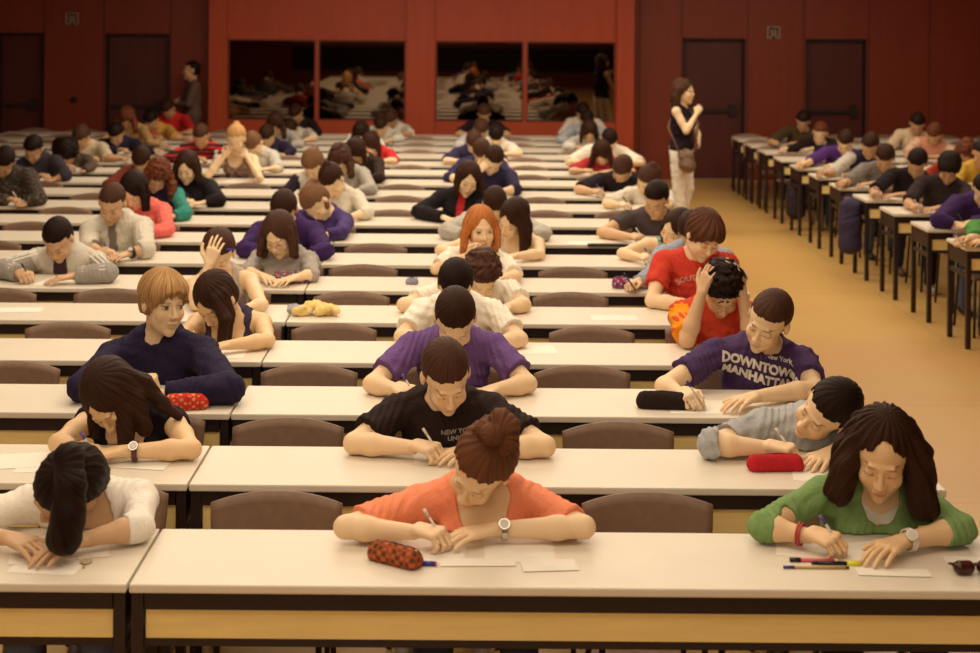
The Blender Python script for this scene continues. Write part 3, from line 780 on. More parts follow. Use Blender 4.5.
    if kind != 'tank' and sl > 0:
        for S_, E_, W_ in ((SL, EL, Ws[0]), (SR, ER, Ws[1])):
            gg = Field(np.minimum(np.minimum(S_, E_), W_)-.12, np.maximum(np.maximum(S_, E_), W_)+.12, hs)
            gg.lo = g.lo+np.round((gg.lo-g.lo)/hs)*hs
            if sl <= 1:
                e = lerp(S_, E_, sl); flare = .016 if kind in ('tee', 'polo') else .008
                gg.cone(S_, e, .054*m+t+.002, .047*m-.006*sl+t+flare, 0); n = nrm(E_-S_); gg.cutplane(e, n)
            else:
                e = lerp(E_, W_, sl-1); gg.cone(S_, E_, .055*m+t, .040*m+t, 0); gg.cone(E_, lerp(E_, e, .35), .040*m+t, .043*m+t, .02)
                gg.cone(lerp(E_, e, .35), e, .043*m+t, (.030+.012*(2-sl))*m+t+.003, .01)
                # flat cuff cut near the sleeve end only
                ax_ = gg.grid(); n = nrm(W_-E_)
                dd = (ax_[0]-e[0])*n[0]+(ax_[1]-e[1])*n[1]+(ax_[2]-e[2])*n[2]
                ne = (ax_[0]-e[0])**2+(ax_[1]-e[1])**2+(ax_[2]-e[2])**2 < .09**2
                gg.F = np.where(ne, np.maximum(gg.F, dd), gg.F).astype(np.float32)
            i0 = np.round((gg.lo-g.lo)/hs).astype(int); a0 = np.maximum(i0, 0); b0 = np.minimum(i0+gg.n, g.n)
            if (b0 > a0).all():
                sub = gg.F[a0[0]-i0[0]:b0[0]-i0[0], a0[1]-i0[1]:b0[1]-i0[1], a0[2]-i0[2]:b0[2]-i0[2]]
                sl_ = (slice(a0[0], b0[0]), slice(a0[1], b0[1]), slice(a0[2], b0[2]))
                # smooth join at the shoulder, hard elsewhere
                g.comb(sl_, sub, .018, 'add')
    # neckline
    ex0 = extra or {}
    x, y, z = g.grid()
    if kind in ('vneck', 'tank', 'fitted'):
        c = N+fw*.075-ax*.01; nw = ex0.get('neck', 1.0); g.ell(c, (.085*nw, .10, (.14 if kind != 'vneck' else .12)*nw), np.stack([lat, fw, ax], 1), .006, 'sub')
    elif kind in ('tee', 'sweater', 'polo'):
        c = N+fw*.04+ax*.035; g.ell(c, (.070, .085, .065), np.stack([lat, fw, ax], 1), .006, 'sub')
    else:
        c = N+fw*.045+ax*.055; g.ell(c, (.050, .066, .062), np.stack([lat, fw, ax], 1), .006, 'sub')
    if kind == 'tank':
        for S_, s_ in ((SL, -1), (SR, 1)):
            g.ell(S_+lat*s_*.025+ax*.01, (.085, .12, .10), np.stack([lat, fw, ax], 1), .004, 'sub')
    if kind in ('hoodie',):
        for a in range(7):
            an = math.pi*(-.15+1.3*a/6); c = N+lat*math.cos(an)*.085-fw*math.sin(an)*.075+ax*(-.005)
            g.ell(c+ax*.025, (.038, .038, .040), None, .02)
        g.cone(N-fw*.09+ax*-.04-lat*.05, N-fw*.09+ax*-.04+lat*.05, .055, .055, .03)
        for s_ in (-1, 1): g.cone(N+lat*s_*.035+fw*.085+ax*.0, N+lat*s_*.045+fw*.125-ax*.09, .004, .004, .002)
    if kind in ('shirt', 'polo', 'jacket'):
        pr = None
        for a in range(11):
            an = math.pi*(-.25+1.5*a/10); c = N+lat*math.cos(an)*.066-fw*math.sin(an)*.062+ax*(.018+.012*math.sin(an))
            if pr is not None: g.cone(pr, c, .012, .012, .004)
            pr = c
    g.F = g.F+wrinkle(x, y, z, .0026 if kind in ('tank', 'fitted', 'vneck') else (.0030 if kind in ('hoodie', 'jacket') else .0044), seed).astype(np.float32)
    g.F = np.maximum(g.F, ((Pv[2]-.06)-z).astype(np.float32))
    rest(g, Df)
    V, Q = g.surface()
    me = mesh_from('top', V, Q, origin)
    C = np.tile(np.array(col), (len(V), 1))
    ex = extra or {}
    q = (V-N)@np.stack([lat, fw, ax], 1)
    if 'front' in ex:     # different coloured front panel, e.g. open jacket over a shirt
        mm = (np.abs(q[:, 0]) < ex.get('fw', .06)+.25*np.maximum(0, -q[:, 2])*0) & (q[:, 1] > 0) & (q[:, 2] < .02); C[mm] = ex['front']
    if 'stripes' in ex:   # horizontal bands
        mm = np.sin((V[:, 2])*2*math.pi/ex.get('pitch', .05)) > 0; C[mm] = ex['stripes']
    if 'sleeve' in ex:
        for S_, E_, W_ in ((SL, EL, Ws[0]), (SR, ER, Ws[1])):
            for a, b in ((S_, E_), (E_, W_)):
                ab = b-a; tt = np.clip(((V-a)@ab)/(ab@ab), 0, 1); d = np.linalg.norm(V-a-tt[:, None]*ab, axis=1)
                mm = (d < .07) & ((V-a)@ab > 0) & (np.abs(q[:, 0]) > half*.8); C[mm] = ex['sleeve']
    if False:  # three bands running down each sleeve
        for s_, (S_, E_, W_) in ((-1, (SL, EL, Ws[0])), (1, (SR, ER, Ws[1]))):
            for a, b in ((S_, E_), (E_, W_)):
                ab = b-a; tt = ((V-a)@ab)/(ab@ab); mid = a+np.clip(tt, 0, 1)[:, None]*ab; dv = V-mid
                un = nrm(np.cross(nrm(ab), np.array([0, 1.0, .6]))); sidev = dv@un; d = np.linalg.norm(dv, axis=1)
                mm = (d < .085) & (tt > 0) & (tt < 1) & (dv[:, 1] < .03) & (np.abs(np.mod(sidev+.027, .018)-.009) < .0045) & (np.abs(sidev) < .027); C[mm] = ex['sleeveline']
    if 'band' in ex:      # chest band / hem colour below a height
        mm = (q[:, 2] < ex['band'][0]); mm &= (np.abs(q[:, 0]) < half+.02); C[mm] = ex['band'][1]
    if 'collar' in ex:
        mm = (np.linalg.norm(q-np.array([0, 0, .01]), axis=1) < .125) & (q[:, 2] > -.02); C[mm] = ex['collar']
    if 'pattern' in ex:
        s1 = np.sin(V[:, 0]*90)*np.sin(V[:, 1]*80)*np.sin(V[:, 2]*100); C[s1 > .12] = ex['pattern']; C[s1 < -.25] = np.array(ex['pattern'])*.4
    set_col(me, C); me.materials.append(M_CLOTH)
    tname = {'tee': 'tee_shirt', 'vneck': 'knit_top', 'tank': 'tank_top', 'shirt': 'shirt', 'hoodie': 'hooded_sweatshirt', 'jacket': 'jacket', 'sweater': 'sweater', 'fitted': 'fitted_top', 'polo': 'polo_shirt'}[kind]
    topo = link(tname, me, root)
    # ---- hair
    style = hair[0]; lk = list(locks or [])
    if locks is None:
        if style == 'long':
            for s_ in (-1, 1):
                lk.append(((s_*.070, -.01, .05), [(s_*.022, -.0, -.07), (s_*.03, -.01, -.16)], .026, .020))
                lk.append(((s_*.065, .04, .03), [(s_*.02, .01, -.09), (s_*.03, .0, -.19)], .036, .024))
            lk.append(((0, .10, .0), [(0, .03, -.10), (0, .04, -.18)], .055, .04))
        if style == 'curly':
            for s_ in (-1, 1):
                lk.append(((s_*.070, -.0, .04), [(s_*.03, -.0, -.08), (s_*.04, -.01, -.18)], .040, .034))
            lk.append(((0, .10, .0), [(0, .03, -.10), (0, .04, -.18)], .06, .05))
        if style == 'pony': lk.append(((0, .125, .06), [(.01, .03, .0), (.03, .06, -.10), (.04, .05, -.2)], .022, .018))
    me = hair_mesh(None, style, H, R, hc, h, lk, origin, 'hair', seed, fringe, Df)
    if me: link('hair', me, root)
    # ---- legs
    v = (seed*7+lower) % 3
    lg = link(['jeans', 'dark_trousers', 'light_jeans'][v], LEGS[v], root)
    sq = .36 if any(abs(Pv[0]-gx_) < .22 for gx_ in (-1.0, 1.72, -3.72, 3.66)) else .92
    lg.scale = (1, sq, 1)
    for me_ in SHOES[v]: so = link('shoe', me_, root); so.scale = (1, sq, 1)
    PEOPLE.append(dict(root=root, H=H, R=R, N=N, B=B, row=row, W=Ws, D=Dr, tips=tipinfo, top=topo, E=(EL, ER), short=short or label, origin=origin, lat=lat, fw=fw, ax=ax))
    OCC.append((row, Pv[0], Pv[1]))
    # ---- pen in the writing hand
    pc = pen or ['blue', 'white', 'black', 'purple'][seed % 4]
    for k in (0, 1):
        if hp[k] == 'write' and Df < 14 and pen is not False:
            it = tipinfo[k][1]; kn = tipinfo[k][0]
            tip = np.array([it[0], it[1]-.014, TOPZ+.006])+nrm([Dr[k][0], Dr[k][1]-.3, 0])*.014
            d = nrm(np.array([(-.50 if k == 0 else .50), .10, .72]))
            pen_object(tip, d, pc, 'slim %s pen in the writing hand of %s' % (pc, short or label))
            break
    if sheet:
        c = (N[0]+(EL[0]+ER[0])/2)/2
        yy = Df-.24
        paper(P_=(c+.03, yy, 0), rot=random.uniform(-.25, .25), label='white exam sheet under the hands of %s' % (short or label), written=(seed % 2 == 0))
    return PEOPLE[-1]

# ------------------------------------------------------------------ the students
P = person
# front row
coral = P('student in a coral top with a braided bun, writing at the front desk', 0, (481, 467), (50, -14, 26), ((345, 531), (584, 531)), ((438, 534), (470, 530)),
  top=('vneck', (.90, .29, .15), .80), hair=('bun', 'chestnut'), skin='fair', sex='f', pen='white', short='the student in coral', sheet=False, hd=-.08)
green = P('student in a green sweater with long wavy brown hair, writing at the front desk', 0, (882, 454), (30, -16, 4), ((762, 530), (962, 533)), ((832, 541), (884, 545)),
  top=('vneck', (.20, .32, .11), 1.32), fringe=-.7, extra={'neck': .74, 'under': (-.062, (.75, .7, .6))}, hair=('wavy', 'dark'), skin='warm', sex='f', pen='purple', short='the student in green', sheet=False, hd=-.05,
  locks=[((-.070, .0, .04), [(-.035, -.0, -.08), (-.055, .01, -.17)], .040, .046), ((.070, .0, .04), [(.035, -.0, -.08), (.05, .01, -.19)], .040, .050),
         ((-.05, .06, .04), [(-.05, .01, -.08), (-.06, .03, -.15)], .05, .05), ((.05, .06, .04), [(.05, .01, -.08), (.07, .03, -.17)], .05, .05)])
whitepony = P('student in a white top with a dark ponytail, head laid down on the desk', 0, (68, 488), (70, -22, 36), ((-60, 533), (140, 531)), ((30, 541), (60, 545)), hp=('flat', 'flat'),
  top=('vneck', (.86, .79, .68), 1.25), hair=('pony', 'black'), skin='tan', sex='f', short='the student with the dark ponytail', hd=-.10,
  locks=[((0, .07, .12), [(.00, -.05, .02), (.02, -.10, -.05), (.02, -.12, -.13), (.01, -.125, -.20)], .040, .055)])
# second row
blacktop = P('student in a black sleeveless top with long straight dark hair over one shoulder', 1, (112, 398), (48, -22, -14), ((58, 446), (192, 452)), ((80, 450), (100, 452)),
  top=('fitted', (.012, .009, .012), .15), hair=('long', 'dark'), skin='warm', sex='f', short='the student in black sleeveless top', sheet=False, pen='purple', hd=-.07,
  locks=[((.05, -.0, .06), [(.04, .02, -.08), (.05, .0, -.20)], .040, .032), ((.05, .05, .06), [(.09, .06, -.05), (.16, .07, -.13), (.22, .08, -.18)], .045, .018), ((-.05, .0, .04), [(-.01, .03, -.05), (-.0, .03, -.16)], .03, .02),
         ((.05, .03, .06), [(.07, .03, -.07), (.11, .02, -.19)], .045, .03)])
blacktee = P('student in a black tee with cropped brown hair, seated behind the coral top', 1, (446, 377), (42, 10, -6), ((354, 446), (545, 449)), ((432, 449), (462, 449)),
  top=('tee', (.026, .014, .013), .70), hair=('crop', 'brown'), skin='fair', sex='m', short='the student in black tee', sheet=False, pen='white')
blueshirt = P('student in a pale blue button shirt, head tilted low beside the aisle', 1, (826, 411), (56, -30, 54), ((712, 447), (856, 446)), ((786, 449), (838, 450)),
  top=('shirt', (.42, .42, .42), 1.10), hair=('short', 'black'), skin='fair', sex='m', short='the student in pale blue shirt', pen='white', hd=-.08, neck=(-.03, .07, -.05))
# third row
blond = P('blond student in a navy hooded sweatshirt looking off to the side', 2, (164, 303), (6, 38, 2), ((82, 389), (230, 391)), ((150, 378, -.16), (146, 396)), hp=('fist', 'flat'),
  top=('hoodie', (.022, .015, .042)), hair=('fluffy', 'blond'), skin='fair', sex='m', short='the blond student in navy', eyes=True, hd=.03, neck=(-.01, .04, -.10), fringe=.25, sheet=False)
purptee = P('student in a plain purple tee with cropped dark hair in the centre column', 2, (455, 320), (50, 3, 0), ((372, 386), (528, 386)), ((408, 392), (480, 392)),
  top=('tee', (.155, .08, .23), .70), hair=('crop', 'dark'), skin='fair', sex='m', short='the student in plain purple tee', pen='purple', hd=-.08)
downtown = P('student in a dark purple tee printed with white lettering, beside the aisle', 2, (768, 321), (38, -26, 24), ((664, 388), (815, 391)), ((690, 398), (730, 400)),
  top=('tee', (.070, .036, .105), .62), hair=('crop', 'brown'), skin='fair', sex='m', short='the student in lettered purple tee', pen='blue', hd=-.04)
# fourth row
tankgirl = P('student in a dark strap top with long brown hair, behind the blond boy', 3, (216, 301), (42, -30, -6), ((178, 342), (268, 342)), ((196, 346), (212, 347)),
  top=('tank', (.05, .04, .07)), hair=('long', 'dark'), skin='warm', sex='f', short='the student in dark strap top', hd=-.06,
  locks=[((.06, .0, .05), [(.04, -.0, -.10), (.03, -.02, -.25)], .042, .026), ((.055, -.03, .06), [(.05, -.03, -.10), (.03, -.03, -.24)], .035, .024), ((-.05, .03, .04), [(-.02, .02, -.08), (-.01, .0, -.12)], .03, .015)])
whitetee = P('student in a white tee with dark hair, seated behind the purple tee', 3, (456, 287), (50, -4, 0), ((402, 338), (520, 341)), ((432, 345), (480, 345)),
  top=('tee', (.86, .79, .66), .7), hair=('crop', 'black'), skin='fair', sex='m', short='the student in white tee', hd=-.08, pen=False)
orange = P('student in an orange and red tee holding his head with both hands', 3, (722, 291), (52, 0, 0), ((687, 342), (752, 342)), ((706, 279, -.10), (739, 279, -.10)), hp=('head', 'head'),
  top=('tee', (.62, .07, .03), .8), hair=('curlyshort', 'black'), skin='tan', sex='m', short='the student holding his head', hd=-.03, extra={'sleeve': (.90, .30, .01)}, sheet=True)
# fifth row
forehead = P('bare shouldered student resting her forehead on one hand, hair clip in fringe', 4, (218, 254), (35, 6, 4), ((196, 305), (262, 306)), ((213, 252, -.17), (240, 310)), hp=('head', 'flat'),
  top=('tank', (.50, .42, .34)), hair=('short', 'brown'), skin='fair', sex='f', short='the bare shouldered student', hd=.0)
curlywhite = P('student in a white tee with curly brown hair, arms folded on the desk', 4, (482, 277), (50, 10, 0), ((404, 306), (524, 306)), ((440, 309), (500, 309)), hp=('flat', 'flat'),
  top=('tee', (.86, .78, .64), .7), hair=('curlyshort', 'brown'), skin='fair', sex='m', short='the curly haired student in white', hd=-.08)
redtee = P('student in a red tee with a lettered arc and brown bowl haircut', 4, (704, 236), (34, 20, 6), ((652, 302), (740, 304)), ((712, 307), (730, 309)), hp=('flat', 'flat'),
  top=('tee', (.62, .055, .03), .62), hair=('fluffy', 'chestdark'), skin='fair', sex='m', short='the student in red tee', hd=.03, fringe=.3)
# sixth row
trackjacket = P('student in a grey and white sports jacket with striped sleeves', 5, (58, 240), (46, -4, 0), ((4, 270), (108, 274)), ((26, 276), (62, 277)),
  top=('jacket', (.60, .54, .45)), hair=('crop', 'black'), skin='tan', sex='m', short='the student in sports jacket', extra={'front': (.06, .03, .04), 'fw': .045, 'sleeveline': (.80, .74, .62), 'sleeve': (.33, .30, .26)}, pen='black')
glasses = P('student in glasses and a grey shirt with long straight brown hair', 5, (279, 235), (34, -14, -2), ((246, 273), (312, 276)), ((270, 278), (286, 279)), hp=('flat', 'flat'),
  top=('tee', (.38, .33, .29), 1.2), hair=('long', 'brown'), skin='fair', sex='f', short='the student in glasses', hd=-.02)
ginger = P('student with long ginger hair and a white top, chin propped on one fist', 5, (481, 229), (10, 12, -2), ((436, 270), (516, 278)), ((477, 252, -.13), (490, 280)), hp=('chin', 'flat'),
  top=('tee', (.88, .80, .66), .8), hair=('long', 'ginger'), skin='fair', sex='f', short='the ginger haired student', eyes=True, hd=.02, sheet=False)
paleblue = P('student in a pale blue long sleeve, mostly hidden behind the red tee', 5, (694, 234), (46, -10, -10), ((650, 279), (738, 280)), ((642, 281), (700, 282)),
  top=('shirt', (.34, .37, .44), 1.8), hair=('short', 'dark'), skin='warm', sex='m', short='the student in pale blue sleeves', hd=-.03)
# seventh row
whitehood = P('student in an off-white hooded jacket leaning over crossed arms', 6, (112, 204), (34, 0, 4), ((88, 248), (146, 250)), ((108, 254), (122, 255)),
  top=('hoodie', (.62, .56, .45), 1.4), hair=('crop', 'brown'), skin='tan', sex='m', short='the student in off-white hood', hd=.0, extra={'front': (.20, .16, .13), 'fw': .03})
purpsweater = P('student in a deep purple sweater, face hidden behind the girl in glasses', 6, (284, 211), (52, 0, 0), ((244, 250), (326, 252)), ((268, 255), (300, 256)), hp=('flat', 'flat'),
  top=('sweater', (.045, .018, .095)), hair=('short', 'dark'), skin='tan', sex='m', short='the student in purple sweater')
darklong = P('student with long dark hair falling forward, arm bare beside the grey sweater', 6, (513, 219), (46, -30, 22), ((440, 251), (540, 255)), ((478, 257), (505, 257)),
  top=('tank', (.60, .52, .44)), hair=('long', 'dark'), skin='fair', sex='f', short='the student with long dark hair', hd=-.05,
  locks=[((.06, -.0, .05), [(.02, -.02, -.10), (.02, -.03, -.24)], .045, .028), ((.04, .04, .05), [(.04, .0, -.10), (.04, -.02, -.22)], .045, .03)])
strap = P('student in a teal patterned strap top, one bare arm on the desk', 6, (676, 229), (44, -36, 34), ((622, 254), (690, 256)), ((648, 259), (670, 260)),
  top=('tank', (.08, .20, .17)), hair=('long', 'dark'), skin='fair', sex='f', short='the student in teal straps', hd=-.06, extra={'pattern': (.20, .40, .30)}, pen='blue')
# eighth row
pinktop = P('student in a pink cardigan with dark hair, behind the off-white hood', 7, (134, 191), (46, -14, 0), ((112, 229), (168, 230)), ((134, 235), (140, 236)),
  top=('sweater', (.80, .16, .13)), hair=('long', 'black'), skin='fair', sex='f', short='the student in pink', hd=-.02)
ponyg = P('student with a light brown ponytail and purple sleeves, turned over her sheet', 7, (316, 203), (52, -34, -18), ((290, 231), (342, 233)), ((304, 236), (318, 237)),
  top=('sweater', (.07, .04, .15)), hair=('pony', 'light'), skin='fair', sex='f', short='the student with light brown ponytail', 
  locks=[((0, .10, .08), [(.03, .01, .02), (.08, .02, -.07), (.12, .0, -.16)], .030, .035)])
greysw = P('student in a light grey sweater with both arms spread on the desk', 7, (495, 205), (60, 0, 0), ((446, 232), (544, 234)), ((470, 240), (526, 240)), hp=('flat', 'flat'),
  top=('sweater', (.45, .41, .34)), hair=('crop', 'dark'), skin='tan', sex='m', short='the student in light grey sweater')
polo = P('student in a dark grey polo shirt writing beside the aisle', 7, (656, 200), (40, -22, 8), ((602, 233), (690, 236)), ((640, 240), (664, 241)),
  top=('polo', (.075, .055, .055), .55), hair=('short', 'black'), skin='tan', sex='m', short='the student in dark grey polo', pen='white')
# ninth row
teal = P('student with a mass of curly auburn hair and one teal sleeve', 8, (157, 176), (48, 20, 10), ((136, 211), (186, 214)), ((150, 218), (166, 219)), hp=('flat', 'flat'),
  top=('sweater', (.03, .02, .055)), hair=('curly', 'auburn'), skin='tan', sex='f', short='the auburn curly student', extra={'sleeve': (.04, .23, .18)})
bunwhite = P('student in a white cardigan with dark hair gathered up, behind the ponytail', 8, (332, 181), (54, -16, -10), ((296, 210), (368, 213)), ((318, 218), (342, 219)),
  top=('sweater', (.66, .60, .48), 1.4), hair=('highbun', 'dark'), skin='fair', sex='f', short='the student with gathered dark hair')
cardigan = P('student in a black cardigan over red, long dark hair, head propped', 8, (468, 179), (26, 12, 10), ((418, 212), (478, 216)), ((452, 221), (462, 222)), hp=('flat', 'flat'),
  top=('jacket', (.014, .010, .012)), hair=('long', 'dark'), skin='fair', sex='f', short='the student in black cardigan', hd=.0, extra={'front': (.55, .03, .03), 'fw': .03})
